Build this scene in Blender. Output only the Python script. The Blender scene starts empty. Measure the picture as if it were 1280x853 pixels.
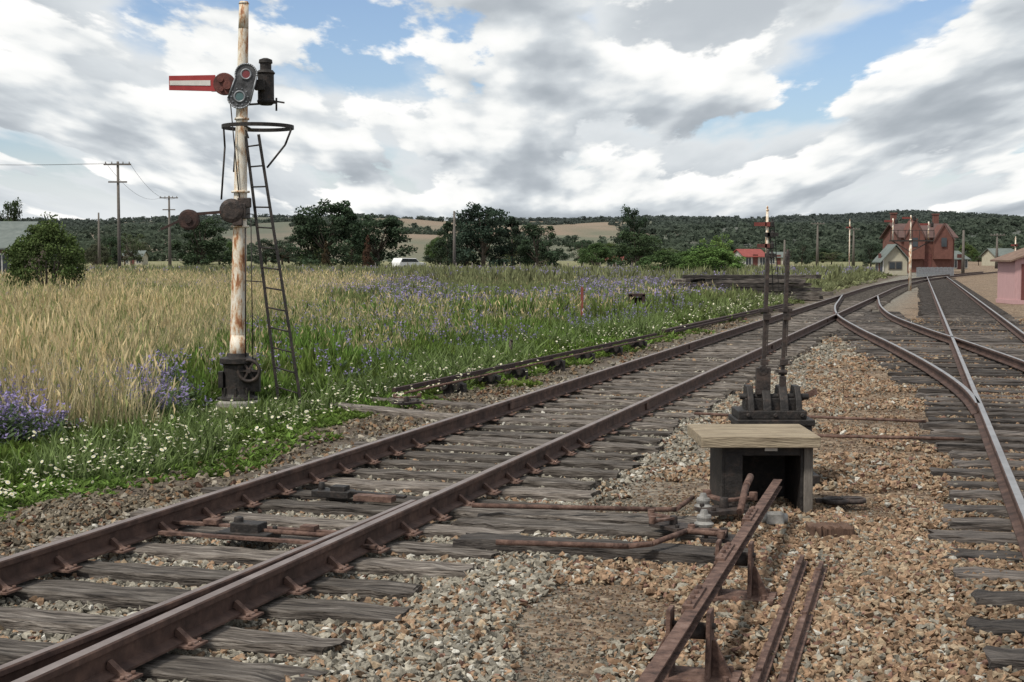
import bpy, bmesh, math, random
import numpy as np
from mathutils import Vector, Matrix
random.seed(7); rng = np.random.default_rng(7)
sc = bpy.context.scene
COL = sc.collection
F = 1778.0; CH = 1.81; PITCH = math.atan((426.5-320)/F)
cP, sP = math.cos(PITCH), math.sin(PITCH)
def G(px, py, z=0.0):
    dx=(px-640)/F; dy=-(py-426.5)/F
    d=Vector((dx, cP+dy*sP, -sP+dy*cP)); t=(z-CH)/d.z
    return Vector((d.x*t, d.y*t, z))
def zat(py, Y):
    dy=-(py-426.5)/F
    return CH + Y*(-sP+dy*cP)/(cP+dy*sP)
def xat(px, Y): return (px-640)/F*Y
def sof(x,y): return .953*x-.303*y+4.238
def track_pt(s,Y): return Vector((-4.447+.318*Y+s/.953, Y, 0))

# ------------------------------------------------------------------ materials
def nt(name):
    m=bpy.data.materials.new(name); m.use_nodes=True
    t=m.node_tree; b=t.nodes['Principled BSDF']; return m,t,b
def ramp(t, cols):
    r=t.nodes.new('ShaderNodeValToRGB'); e=r.color_ramp.elements
    n=len(cols)
    for i,c in enumerate(cols):
        p=i/(n-1)
        if isinstance(c[0],(tuple,list)): p=c[1]; c=c[0]
        if i==0: el=e[0]; el.position=p
        elif i==n-1 : el=e[-1]; el.position=p
        else: el=e.new(p)
        el.color=(*c,1)
    return r
def M(name,cols,scale=8,rough=.85,metal=0,bump=.3,detail=6,stretch=(1,1,1),lo=.3,hi=.7,rand=0.0,bscale=None,spec=.3):
    m,t,b=nt(name); n=t.nodes; l=t.links
    tc=n.new('ShaderNodeTexCoord'); mp=n.new('ShaderNodeMapping'); mp.inputs['Scale'].default_value=stretch
    l.new(tc.outputs['Object'],mp.inputs['Vector'])
    no=n.new('ShaderNodeTexNoise'); no.inputs['Scale'].default_value=scale; no.inputs['Detail'].default_value=detail; no.inputs['Roughness'].default_value=.65
    if rand:
        oi=n.new('ShaderNodeObjectInfo'); ml=n.new('ShaderNodeMath'); ml.operation='MULTIPLY'; ml.inputs[1].default_value=37
        l.new(oi.outputs['Random'],ml.inputs[0]); ad=n.new('ShaderNodeVectorMath'); ad.operation='ADD'
        l.new(mp.outputs[0],ad.inputs[0]); l.new(ml.outputs[0],ad.inputs[1]); vec=ad.outputs[0]
    else: vec=mp.outputs[0]
    l.new(vec,no.inputs['Vector'])
    k=len(cols); r=ramp(t,[(c,lo+(hi-lo)*i/(k-1)) for i,c in enumerate(cols)])
    l.new(no.outputs['Fac'],r.inputs['Fac'])
    out=r.outputs['Color']
    if rand:
        mr=n.new('ShaderNodeMapRange'); mr.inputs['To Min'].default_value=1-rand; mr.inputs['To Max'].default_value=1+rand
        l.new(oi.outputs['Random'],mr.inputs['Value'])
        vm=n.new('ShaderNodeVectorMath'); vm.operation='SCALE'; l.new(out,vm.inputs[0]); l.new(mr.outputs[0],vm.inputs['Scale']); out=vm.outputs[0]
    l.new(out,b.inputs['Base Color'])
    b.inputs['Roughness'].default_value=rough; b.inputs['Metallic'].default_value=metal
    b.inputs['Specular IOR Level'].default_value=spec
    if bump:
        n2=n.new('ShaderNodeTexNoise'); n2.inputs['Scale'].default_value=bscale or scale*3; n2.inputs['Detail'].default_value=5
        l.new(vec,n2.inputs['Vector'])
        bp=n.new('ShaderNodeBump'); bp.inputs['Strength'].default_value=bump; bp.inputs['Distance'].default_value=.02
        l.new(n2.outputs['Fac'],bp.inputs['Height']); l.new(bp.outputs[0],b.inputs['Normal'])
    return m
def attr_mat(name,rough=.9,trans=0,objcol=False,bump=0,spec=.2):
    m,t,b=nt(name); n=t.nodes; l=t.links
    a=n.new('ShaderNodeAttribute'); a.attribute_name='Col'; out=a.outputs['Color']
    if objcol:
        oi=n.new('ShaderNodeObjectInfo'); vm=n.new('ShaderNodeVectorMath'); vm.operation='MULTIPLY'
        l.new(out,vm.inputs[0]); l.new(oi.outputs['Color'],vm.inputs[1]); out=vm.outputs[0]
    if bump:
        tc=n.new('ShaderNodeTexCoord'); no=n.new('ShaderNodeTexNoise'); no.inputs['Scale'].default_value=60; no.inputs['Detail'].default_value=4
        l.new(tc.outputs['Object'],no.inputs['Vector'])
        mr=n.new('ShaderNodeMapRange'); mr.inputs['From Min'].default_value=.3; mr.inputs['From Max'].default_value=.7; mr.inputs['To Min'].default_value=.65; mr.inputs['To Max'].default_value=1.3
        l.new(no.outputs['Fac'],mr.inputs['Value']); vm=n.new('ShaderNodeVectorMath'); vm.operation='SCALE'
        l.new(out,vm.inputs[0]); l.new(mr.outputs[0],vm.inputs['Scale']); out=vm.outputs[0]
        bp=n.new('ShaderNodeBump'); bp.inputs['Strength'].default_value=bump; bp.inputs['Distance'].default_value=.01
        l.new(no.outputs['Fac'],bp.inputs['Height']); l.new(bp.outputs[0],b.inputs['Normal'])
    l.new(out,b.inputs['Base Color']); b.inputs['Roughness'].default_value=rough; b.inputs['Specular IOR Level'].default_value=spec
    if trans:
        tr=n.new('ShaderNodeBsdfTranslucent'); l.new(out,tr.inputs['Color']); mx=n.new('ShaderNodeMixShader'); mx.inputs[0].default_value=trans
        l.new(b.outputs[0],mx.inputs[1]); l.new(tr.outputs[0],mx.inputs[2]); l.new(mx.outputs[0],n['Material Output'].inputs['Surface'])
    return m

RUST=M('rusty_iron',[(.035,.023,.019),(.085,.05,.04),(.145,.088,.068),(.21,.14,.115)],14,.85,.1,.4)
RAILR=M('rail_rust',[(.04,.025,.021),(.08,.048,.039),(.14,.085,.066)],6,.75,.2,.3)
RAILTOP=M('rail_head_dull',[(.16,.12,.105),(.28,.23,.21)],5,.45,.5,.08)
RAILSH=M('rail_head_polished',[(.26,.25,.25),(.42,.41,.41)],3,.42,.75,.03)
BLK=M('black_painted_iron',[(.012,.011,.011),(.03,.026,.024),(.075,.05,.04)],16,.6,.1,.3,hi=.8)
DKIRON=M('dark_iron',[(.02,.018,.018),(.05,.04,.036),(.09,.065,.055)],16,.65,.2,.3)
WOODS=M('weathered_sleeper_wood',[(.02,.017,.015),(.08,.067,.057),(.155,.134,.116),(.26,.232,.206)],3.6,.95,0,1.0,9,(1,10,10),.34,.66,rand=.42,bscale=8)
WOODD=M('dark_sleeper_wood',[(.018,.016,.015),(.05,.043,.039),(.105,.09,.08),(.16,.142,.128)],3.4,.9,0,.9,8,(1,9,9),rand=.5,bscale=7)
WOODL=M('pale_board_wood',[(.12,.095,.062),(.23,.185,.13),(.33,.27,.19),(.4,.33,.24)],4,.9,0,.6,8,(1,12,12))
WOODP=M('grey_pole_wood',[(.08,.07,.06),(.18,.16,.14)],5,.9,0,.4,6,(6,6,1))
CONC=M('old_concrete',[(.2,.19,.17),(.34,.32,.29)],9,.95,0,.5)
def peel():
    m,t,b=nt('peeling_white_paint'); n=t.nodes; l=t.links
    tc=n.new('ShaderNodeTexCoord')
    no=n.new('ShaderNodeTexNoise'); no.inputs['Scale'].default_value=4; no.inputs['Detail'].default_value=10; no.inputs['Roughness'].default_value=.75
    mp=n.new('ShaderNodeMapping'); mp.inputs['Scale'].default_value=(2.6,2.6,.8); l.new(tc.outputs['Object'],mp.inputs[0]); l.new(mp.outputs[0],no.inputs['Vector'])
    r=ramp(t,[((.76,.73,.66),0),((.7,.65,.56),.46),((.55,.4,.26),.53),((.38,.17,.075),.565),((.22,.085,.035),.63),((.12,.05,.025),1)])
    l.new(no.outputs['Fac'],r.inputs['Fac']); l.new(r.outputs[0],b.inputs['Base Color']); b.inputs['Roughness'].default_value=.7
    bp=n.new('ShaderNodeBump'); bp.inputs['Strength'].default_value=.4; bp.inputs['Distance'].default_value=.01; l.new(no.outputs['Fac'],bp.inputs['Height']); l.new(bp.outputs[0],b.inputs['Normal'])
    return m
WPAINT=peel()
WHITE=M('white_paint',[(.5,.48,.44),(.68,.66,.62)],5,.6,0,.1)
RED=M('faded_red_paint',[(.26,.03,.03),(.36,.05,.05)],5,.55,0,.1)
REDD=M('muted_red_paint',[(.14,.035,.03),(.2,.055,.045)],5,.6,0,.1)
REDB=M('rusty_red_paint',[(.05,.025,.022),(.12,.045,.038),(.17,.06,.045)],12,.75,0,.3)
RUSTD=M('dark_rusty_iron',[(.022,.017,.016),(.045,.028,.025),(.08,.043,.036)],12,.8,.1,.3)
LENSR=M('red_glass',[(.14,.015,.015),(.2,.03,.03)],3,.15,0,0,spec=.6)
LENSG=M('pale_green_glass',[(.05,.10,.10),(.1,.17,.17)],3,.15,0,0,spec=.6)
STEELG=M('galvanised_steel',[(.16,.17,.18),(.32,.33,.35)],10,.5,.5,.1)
PORC=M('dull_pale_metal',[(.14,.135,.125),(.26,.25,.235),(.36,.35,.33)],12,.5,.2,.2)
BRICK=M('red_brick',[(.11,.05,.04),(.17,.078,.062)],3,.9,0,.2)
CREAM=M('cream_weatherboard',[(.36,.33,.25),(.45,.42,.33)],2,.8,0,.1)
PINK=M('pink_boards',[(.42,.26,.26),(.52,.33,.33)],3,.8,0,.2,stretch=(8,8,1))
ROOFG=M('grey_green_roof',[(.10,.12,.11),(.17,.19,.175)],2,.7,.1,.1)
ROOFR=M('red_iron_roof',[(.2,.045,.04),(.28,.07,.055)],2,.6,.1,.1)
GLASS=M('dark_window_glass',[(.02,.025,.03),(.05,.06,.07)],1,.15,0,0,spec=.6)
LEAF=attr_mat('leaf_foliage',.8,.2,True)
BARK=M('tree_bark',[(.05,.04,.03),(.12,.1,.08)],6,.95,0,.5,stretch=(4,4,1))
GRASS=attr_mat('grass_blades',.85,.3)
STONE=attr_mat('ballast_stone',.9,0,False,.5)

# ------------------------------------------------------------------ mesh builder
class MB:
    def __init__(s): s.v=[]; s.f=[]; s.m=[]; s.sm=[]
    def add(s,vs,fs,m=0,sm=False):
        o=len(s.v); s.v+= [tuple(x) for x in vs]
        for f in fs: s.f.append([i+o for i in f]); s.m.append(m); s.sm.append(sm)
    def box(s,c,d,rot=None,m=0):
        hx,hy,hz=d[0]/2,d[1]/2,d[2]/2; c=Vector(c)
        vs=[Vector((x,y,z)) for x in(-hx,hx) for y in(-hy,hy) for z in(-hz,hz)]
        if rot is not None: vs=[rot@v for v in vs]
        s.add([v+c for v in vs],[(0,1,3,2),(4,6,7,5),(0,4,5,1),(2,3,7,6),(0,2,6,4),(1,5,7,3)],m)
    def beam(s,p0,p1,w,h,m=0,up=Vector((0,0,1))):
        p0=Vector(p0);p1=Vector(p1);d=(p1-p0);L=d.length;d.normalize()
        if abs(d.dot(up))>.98: up=Vector((0,1,0))
        sd=d.cross(up).normalized(); u=sd.cross(d)
        R=Matrix((d,sd,u)).transposed()
        s.box((p0+p1)/2,(L,w,h),R,m)
    def cyl(s,p0,p1,r0,r1=None,n=14,m=0,caps=True):
        if r1 is None:r1=r0
        p0=Vector(p0);p1=Vector(p1);d=(p1-p0).normalized()
        a=d.orthogonal().normalized(); b=d.cross(a)
        vs=[]
        for p,r in((p0,r0),(p1,r1)):
            for i in range(n):
                t=2*math.pi*i/n; vs.append(p+a*math.cos(t)*r+b*math.sin(t)*r)
        s.add(vs,[(i,(i+1)%n,n+(i+1)%n,n+i) for i in range(n)],m,True)
        if caps:
            o=len(s.v)-2*n
            s.f.append([o+i for i in range(n)][::-1]);s.m.append(m);s.sm.append(False)
            s.f.append([o+n+i for i in range(n)]);s.m.append(m);s.sm.append(False)
    def lathe(s,c,prof,n=20,m=0,axis='z'):
        c=Vector(c);vs=[]
        for r,z in prof:
            for i in range(n):
                t=2*math.pi*i/n; a,b=r*math.cos(t),r*math.sin(t)
                vs.append(c+(Vector((a,b,z)) if axis=='z' else Vector((a,z,b)) if axis=='y' else Vector((z,a,b))))
        fs=[]
        for k in range(len(prof)-1):
            for i in range(n):
                fs.append((k*n+i,k*n+(i+1)%n,(k+1)*n+(i+1)%n,(k+1)*n+i))
        fs.append(tuple(range(n))[::-1]); fs.append(tuple((len(prof)-1)*n+i for i in range(n)))
        s.add(vs,fs,m)
    def tube(s,pts,r,n=8,m=0,closed=False):
        pts=[Vector(p) for p in pts]
        if closed: pts=pts+[pts[0]]
        for a,b in zip(pts[:-1],pts[1:]):
            s.cyl(a,b,r,r,n,m,True)
    def torus(s,c,R,r,axis='z',n=32,k=8,m=0,sq=1.0):
        c=Vector(c);vs=[]
        for i in range(n):
            t=2*math.pi*i/n
            for j in range(k):
                q=2*math.pi*j/k; rr=R+r*math.cos(q); a,b,h=rr*math.cos(t),rr*math.sin(t),r*sq*math.sin(q)
                vs.append(c+(Vector((a,b,h)) if axis=='z' else Vector((a,h,b)) if axis=='y' else Vector((h,a,b))))
        s.add(vs,[(i*k+j,((i+1)%n)*k+j,((i+1)%n)*k+(j+1)%k,i*k+(j+1)%k) for i in range(n) for j in range(k)],m,True)
    def prism(s,poly,y0,y1,m=0,plane='xz'):
        n=len(poly)
        def P(a,b,y): return (a,y,b) if plane=='xz' else (y,a,b) if plane=='yz' else (a,b,y)
        vs=[P(a,b,y0) for a,b in poly]+[P(a,b,y1) for a,b in poly]
        s.add(vs,[tuple(range(n)),tuple(range(2*n-1,n-1,-1))]+[(i,n+i,n+(i+1)%n,(i+1)%n) for i in range(n)],m)
    def sweep(s,prof,path,topm=None,top_idx=(),m=0):
        n=len(prof); path=[Vector(p) for p in path]; vs=[]
        for i,p in enumerate(path):
            d=(path[min(i+1,len(path)-1)]-path[max(i-1,0)]); d.z=0; d.normalize(); sd=Vector((d.y,-d.x,0))
            for a,b in prof: vs.append(p+sd*a+Vector((0,0,b)))
        o=len(s.v); s.v+=[tuple(v) for v in vs]
        for k in range(len(path)-1):
            for i in range(n):
                j=(i+1)%n
                s.f.append([o+k*n+i,o+k*n+j,o+(k+1)*n+j,o+(k+1)*n+i]); s.m.append(topm if (topm is not None and i in top_idx) else m); s.sm.append(False)
        s.f.append([o+i for i in range(n)][::-1]); s.m.append(m); s.sm.append(False)
        s.f.append([o+(len(path)-1)*n+i for i in range(n)]); s.m.append(m); s.sm.append(False)
    def mesh(s,name,mats):
        me=bpy.data.meshes.new(name); me.from_pydata(s.v,[],s.f)
        for mt in (mats if isinstance(mats,(list,tuple)) else [mats]): me.materials.append(mt)
        me.polygons.foreach_set('material_index',s.m); me.polygons.foreach_set('use_smooth',s.sm)
        bm=bmesh.new(); bm.from_mesh(me); bmesh.ops.recalc_face_normals(bm,faces=bm.faces); bm.to_mesh(me); bm.free()
        me.update(); return me
    def obj(s,name,mats,parent=None,loc=(0,0,0),bevel=0,off=None):
        if off is not None:
            s.v=[(a-off[0],b-off[1],c-off[2]) for a,b,c in s.v]
        o=bpy.data.objects.new(name,s.mesh(name,mats)); COL.objects.link(o); o.location=loc
        if parent: o.parent=parent
        if bevel:
            b=o.modifiers.new('bevel','BEVEL'); b.width=bevel; b.segments=2; b.limit_method='ANGLE'; b.angle_limit=math.radians(40)
        return o
def tag(o,label,cat,group=None,kind=None):
    o['label']=label; o['category']=cat
    if group:o['group']=group
    if kind:o['kind']=kind
    return o
def thing(name,loc,label,cat,group=None,rotz=0):
    e=bpy.data.objects.new(name,None); COL.objects.link(e); e.location=loc; e.rotation_euler[2]=rotz; e.empty_display_size=.3
    return tag(e,label,cat,group)
def copy_tree(src,loc,rotz=0,scale=None,color=None,label=None):
    n=src.copy(); COL.objects.link(n); n.location=loc; n.rotation_euler[2]=rotz
    if scale: n.scale=scale
    if label: n['label']=label
    def rec(s,d):
        for c in s.children:
            k=c.copy(); COL.objects.link(k); k.parent=d
            if color and 'crown' in k.name: k.color=(*color,1)
            rec(c,k)
    rec(src,n); return n

# ------------------------------------------------------------------ numpy scatter
def vnoise(x,y,scale,seed=0):
    r=np.random.default_rng(seed).random((128,128)); x=np.asarray(x)/scale; y=np.asarray(y)/scale
    xi=np.floor(x).astype(int); yi=np.floor(y).astype(int); fx=x-xi; fy=y-yi; fx=fx*fx*(3-2*fx); fy=fy*fy*(3-2*fy)
    a=r[xi%128,yi%128]; b=r[(xi+1)%128,yi%128]; c=r[xi%128,(yi+1)%128]; d=r[(xi+1)%128,(yi+1)%128]
    return (a*(1-fx)+b*fx)*(1-fy)+(c*(1-fx)+d*fx)*fy
def fbm(x,y,scale,seed=0): return (vnoise(x,y,scale,seed)+.5*vnoise(x,y,scale/2.1,seed+1)+.25*vnoise(x,y,scale/4.3,seed+2))/1.75
def scatter(name,variants,pos,sx,sz,rz,col,mat,tilt=0,smooth=False):
    N=len(pos); which=rng.integers(0,len(variants),N); Vs=[];Ts=[];Cs=[];off=0
    if tilt: tx=rng.normal(0,tilt,N); ty=rng.normal(0,tilt,N)
    else: tx=ty=np.zeros(N)
    for k,(V,T,C) in enumerate(variants):
        idx=np.where(which==k)[0]
        if len(idx)==0: continue
        n=len(V)
        P=V[None,:,:]*np.stack([sx[idx],sx[idx],sz[idx]],1)[:,None,:]
        c,s=np.cos(tx[idx])[:,None],np.sin(tx[idx])[:,None]
        y=P[:,:,1]*c-P[:,:,2]*s; z=P[:,:,1]*s+P[:,:,2]*c; x=P[:,:,0]
        c,s=np.cos(ty[idx])[:,None],np.sin(ty[idx])[:,None]
        x,z=x*c+z*s,-x*s+z*c
        c,s=np.cos(rz[idx])[:,None],np.sin(rz[idx])[:,None]
        x,y=x*c-y*s,x*s+y*c
        W=np.stack([x,y,z],2)+pos[idx][:,None,:]
        Vs.append(W.reshape(-1,3)); Cs.append((C[None,:,:]*col[idx][:,None,:]).reshape(-1,3))
        Ts.append((T[None,:,:]+(np.arange(len(idx))*n)[:,None,None]+off).reshape(-1,3)); off+=len(idx)*n
    V=np.concatenate(Vs);T=np.concatenate(Ts);C=np.concatenate(Cs)
    return np_mesh(name,V,T,C,mat,smooth)
def np_mesh(name,V,T,C,mat,smooth=False):
    me=bpy.data.meshes.new(name); me.vertices.add(len(V)); me.vertices.foreach_set('co',V.astype(np.float32).ravel())
    me.loops.add(T.size); me.loops.foreach_set('vertex_index',T.astype(np.int32).ravel())
    me.polygons.add(len(T)); me.polygons.foreach_set('loop_start',np.arange(0,T.size,3,dtype=np.int32)); me.polygons.foreach_set('loop_total',np.full(len(T),3,dtype=np.int32))
    me.polygons.foreach_set('use_smooth',np.full(len(T),smooth,dtype=bool))
    me.update(calc_edges=True)
    a=me.color_attributes.new('Col','FLOAT_COLOR','POINT'); a.data.foreach_set('color',np.concatenate([np.clip(C,0,1),np.ones((len(C),1))],1).astype(np.float32).ravel())
    me.materials.append(mat)
    o=bpy.data.objects.new(name,me); COL.objects.link(o); return o

# ------------------------------------------------------------------ camera, world, sun
cam=bpy.data.cameras.new('camera'); cam.lens=50.0; cam.sensor_width=36; cam.clip_end=9000; cam.clip_start=.1
co=bpy.data.objects.new('camera',cam); COL.objects.link(co); co.location=(0,0,CH); co.rotation_euler=(math.pi/2-PITCH,0,0); sc.camera=co
sc.view_settings.view_transform='Standard'; sc.view_settings.look='None'; sc.view_settings.exposure=0
sd=Vector((-.55,-.5,1.0)).normalized(); elev=math.asin(sd.z); az=math.atan2(sd.x,sd.y)
L=bpy.data.lights.new('sun','SUN'); L.energy=3.6; L.angle=math.radians(7); L.color=(1,.95,.86)
lo=bpy.data.objects.new('sun',L); COL.objects.link(lo); lo.rotation_euler=(-sd).to_track_quat('-Z','Y').to_euler(); lo.location=(0,0,30)
w=bpy.data.worlds.new('World'); sc.world=w; w.use_nodes=True; t=w.node_tree; n=t.nodes; l=t.links
bg=n['Background']; bg.inputs['Strength'].default_value=.105
sky=n.new('ShaderNodeTexSky'); sky.sky_type='NISHITA'; sky.sun_disc=False; sky.sun_elevation=elev; sky.sun_rotation=az%(2*math.pi)
tc=n.new('ShaderNodeTexCoord'); sx=n.new('ShaderNodeSeparateXYZ'); l.new(tc.outputs['Generated'],sx.inputs[0])
def mth(op,a,b=None,c=None):
    m=n.new('ShaderNodeMath'); m.operation=op
    for i,v in enumerate((a,b,c)):
        if v is None: continue
        if isinstance(v,(int,float)): m.inputs[i].default_value=v
        else: l.new(v,m.inputs[i])
    return m.outputs[0]
zc=mth('MAXIMUM',sx.outputs[2],0.0); den=mth('ADD',zc,.10)
px_=mth('DIVIDE',sx.outputs[0],den); py_=mth('DIVIDE',sx.outputs[1],mth('ADD',den,1.2)); pz_=mth('MULTIPLY',mth('LOGARITHM',den,math.e),1.9)
def comb(x,y,z):
    c=n.new('ShaderNodeCombineXYZ'); l.new(x,c.inputs[0]); l.new(y,c.inputs[1]); l.new(z,c.inputs[2]); return c.outputs[0]
def dens(ox,dx,dz,det,scl,rg=.5,dist=0):
    v=comb(mth('ADD',px_,dx+ox),py_,mth('ADD',pz_,dz))
    a=n.new('ShaderNodeTexNoise'); a.inputs['Scale'].default_value=scl; a.inputs['Detail'].default_value=det; a.inputs['Roughness'].default_value=rg; a.inputs['Distortion'].default_value=dist; l.new(v,a.inputs['Vector'])
    return a.outputs['Fac']
def mr(v,a,b,c,d,smooth=True):
    m=n.new('ShaderNodeMapRange'); m.interpolation_type='SMOOTHSTEP' if smooth else 'LINEAR'
    l.new(v,m.inputs[0]); m.inputs[1].default_value=a; m.inputs[2].default_value=b; m.inputs[3].default_value=c; m.inputs[4].default_value=d; return m.outputs[0]
def cramp(v,cols):
    cr=n.new('ShaderNodeValToRGB'); e=cr.color_ramp.elements
    e[0].position=cols[0][0]; e[0].color=(*cols[0][1],1); e[1].position=cols[-1][0]; e[1].color=(*cols[-1][1],1)
    for p,c in cols[1:-1]: k=e.new(p); k.color=(*c,1)
    l.new(v,cr.inputs[0]); return cr.outputs[0]
def mixc(f,a,b):
    mx=n.new('ShaderNodeMix'); mx.data_type='RGBA'; l.new(f,mx.inputs[0]); l.new(a,mx.inputs[6]); l.new(b,mx.inputs[7]); return mx.outputs[2]
tint=n.new('ShaderNodeVectorMath'); tint.operation='MULTIPLY'; l.new(sky.outputs[0],tint.inputs[0]); tint.inputs[1].default_value=(1.1,1.15,1.28)
hz_=mr(sx.outputs[2],.02,.085,1,0)
a0=dens(5.2,0,0,6,1.15,.5); c1=mth('MAXIMUM',mr(a0,.40,.50,0,1),hz_); l1=cramp(mr(a0,.42,.66,1,0),[(0,(5.0,5.4,5.8)),(.5,(6.4,6.8,7.1)),(1,(7.7,8.0,8.2))])
col1=mixc(c1,tint.outputs[0],l1)
d0=dens(1.6,0,0,8,1.45,.55); d1=dens(1.6,-.05,.14,4,1.45,.5)
c2=mr(d0,.455,.49,0,1)
sh=mth('ADD',mth('MULTIPLY',mth('SUBTRACT',d0,d1),4.6),mth('MULTIPLY',mth('SUBTRACT',.60,d0),2.0)); sh=mth('ADD',sh,.44)
l2=cramp(sh,[(0,(3.7,4.1,4.5)),(.28,(4.6,5.0,5.4)),(.52,(6.3,6.7,7.0)),(.74,(9.0,9.1,9.0)),(1,(10.2,10.1,9.9))])
l.new(mixc(c2,col1,l2),bg.inputs['Color'])

# ------------------------------------------------------------------ ground
def ground_mat():
    m,t,b=nt('ground_surface'); n=t.nodes; l=t.links
    geo=n.new('ShaderNodeNewGeometry'); P=geo.outputs['Position']
    def mth(op,a,bb=None):
        q=n.new('ShaderNodeMath'); q.operation=op
        for i,v in enumerate((a,bb)):
            if v is None: continue
            if isinstance(v,(int,float)): q.inputs[i].default_value=v
            else: l.new(v,q.inputs[i])
        return q.outputs[0]
    def mr(v,a,b2,c=0,d=1):
        q=n.new('ShaderNodeMapRange'); l.new(v,q.inputs[0]); q.inputs[1].default_value=a;q.inputs[2].default_value=b2;q.inputs[3].default_value=c;q.inputs[4].default_value=d; return q.outputs[0]
    def noise(s,det=6,r=.6):
        q=n.new('ShaderNodeTexNoise'); q.inputs['Scale'].default_value=s; q.inputs['Detail'].default_value=det; q.inputs['Roughness'].default_value=r; l.new(P,q.inputs['Vector']); return q.outputs['Fac']
    def mix(f,a,c):
        q=n.new('ShaderNodeMix'); q.data_type='RGBA'
        if isinstance(f,(int,float)): q.inputs[0].default_value=f
        else: l.new(f,q.inputs[0])
        for i,v in ((6,a),(7,c)):
            if isinstance(v,tuple): q.inputs[i].default_value=(*v,1)
            else: l.new(v,q.inputs[i])
        return q.outputs[2]
    dp=n.new('ShaderNodeVectorMath'); dp.operation='DOT_PRODUCT'; l.new(P,dp.inputs[0]); dp.inputs[1].default_value=(.953,-.303,0)
    s=mth('ADD',dp.outputs['Value'],4.238)
    sn=mth('ADD',s,mth('MULTIPLY',mth('SUBTRACT',noise(.9),.5),1.6))
    vor=n.new('ShaderNodeTexVoronoi'); vor.inputs['Scale'].default_value=19; l.new(P,vor.inputs['Vector'])
    sv=n.new('ShaderNodeSeparateColor'); l.new(vor.outputs['Color'],sv.inputs[0])
    rg=ramp(t,[(.08,.07,.057),(.17,.155,.13),(.24,.225,.19),(.33,.32,.28)]); l.new(sv.outputs[0],rg.inputs[0])
    rb=ramp(t,[(.09,.062,.045),(.18,.127,.087),(.25,.185,.13),(.34,.265,.19)]); l.new(sv.outputs[1],rb.inputs[0])
    bal=mix(mr(sn,1.2,2.6),rg.outputs[0],rb.outputs[0])
    dirt=ramp(t,[(.055,.042,.033),(.11,.086,.066),(.16,.13,.1)]); l.new(noise(3,8),dirt.inputs[0])
    bal=mix(mth('MULTIPLY',mr(noise(.8,4),.56,.64),.8),bal,dirt.outputs[0])
    sep=n.new('ShaderNodeSeparateXYZ'); l.new(P,sep.inputs[0])
    gr=ramp(t,[((.035,.05,.015),.3),((.07,.095,.028),.45),((.15,.14,.055),.58),((.24,.2,.1),.72)]); l.new(noise(.5,8,.7),gr.inputs[0])
    far=ramp(t,[((.10,.13,.055),.35),((.19,.185,.095),.48),((.29,.26,.16),.62)]); l.new(noise(.06,8,.65),far.inputs[0])
    fld=mix(mr(sep.outputs[1],35,90),gr.outputs[0],far.outputs[0])
    pur=mr(noise(.09,6,.7),.38,.54)
    band=mth('MULTIPLY',mr(sep.outputs[1],30,50),mr(sep.outputs[1],260,140))
    fld=mix(mth('MULTIPLY',mth('MULTIPLY',pur,band),.6),fld,(.21,.18,.26))
    col=mix(mr(sn,-1.9,-2.5),bal,fld)
    dsh=mth('MULTIPLY',mr(sn,-1.3,-1.7),mr(sn,-3.3,-2.6))
    col=mix(mth('MULTIPLY',dsh,.9),col,dirt.outputs[0])
    l.new(col,b.inputs['Base Color']); b.inputs['Roughness'].default_value=.95; b.inputs['Specular IOR Level'].default_value=.15
    bp=n.new('ShaderNodeBump'); bp.inputs['Strength'].default_value=.9; bp.inputs['Distance'].default_value=.03
    l.new(mth('SUBTRACT',noise(40,4),vor.outputs['Distance']),bp.inputs['Height']); l.new(bp.outputs[0],b.inputs['Normal'])
    return m
def geo_axis(lim,near,step,grow=1.12):
    a=[0]; s=step
    while a[-1]<lim:
        a.append(a[-1]+s)
        if a[-1]>near: s*=grow
    return a
R1C=[(14.42,62),(12.42,54),(10.68,47),(9.18,40),(8.05,33),(7.22,27),(6.47,22),(5.74,18),(4.98,14.9),(4.30,12.3)]
R2C=[(15.42,60),(13.92,54),(12.20,47),(10.70,40),(9.57,33),(8.76,27),(8.02,22),(7.28,18),(6.52,14.9),(5.86,12.3)]
r3=lambda Y:.72+.2853*Y
def leftedge(y):
    a=np.interp(y,[p[1] for p in R1C[::-1]],[p[0] for p in R1C[::-1]]); y=np.asarray(y,float)
    return np.where((y>15)&(y<48),np.minimum(a,r3(y)),r3(y))
xa=geo_axis(4500,14,.3); xs=np.array([-v for v in xa[:0:-1]]+xa)
ya=geo_axis(6000,45,.3); ys=np.array([-v for v in geo_axis(300,2,1,1.4)[:0:-1]]+ya)
X,Y=np.meshgrid(xs,ys)
def groundz(x,y):
    s=sof(x,y); z=-.065+(fbm(x+500,y+500,1.3,3)-.5)*.05*np.clip((60-y)/30,0,1)
    z=z-.022*np.clip((1.6-np.abs(s))/.25,0,1)
    le=leftedge(y); z=z-.016*np.clip((x-le+.75)/.3,0,1)*np.clip((r3(y)+2.5-x)/.3,0,1)*np.clip((60-y)/10,0,1)
    b=np.clip((-s-2.6)/2,0,1); return z+b*(fbm(x+500,y+500,4,9)-.45)*.14*np.clip((80-y)/30,0,1)
Z=groundz(X,Y)
V=np.stack([X.ravel(),Y.ravel(),Z.ravel()],1); ny,nx=X.shape
ii=(np.arange(ny-1)[:,None]*nx+np.arange(nx-1)[None,:]).ravel()
T=np.concatenate([np.stack([ii,ii+1,ii+nx+1],1),np.stack([ii,ii+nx+1,ii+nx],1)])
g=np_mesh('ground',V,T,np.ones((len(V),3)),ground_mat(),True); tag(g,'flat gravel yard and grassy field stretching to the hills','ground',kind='structure')

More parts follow.
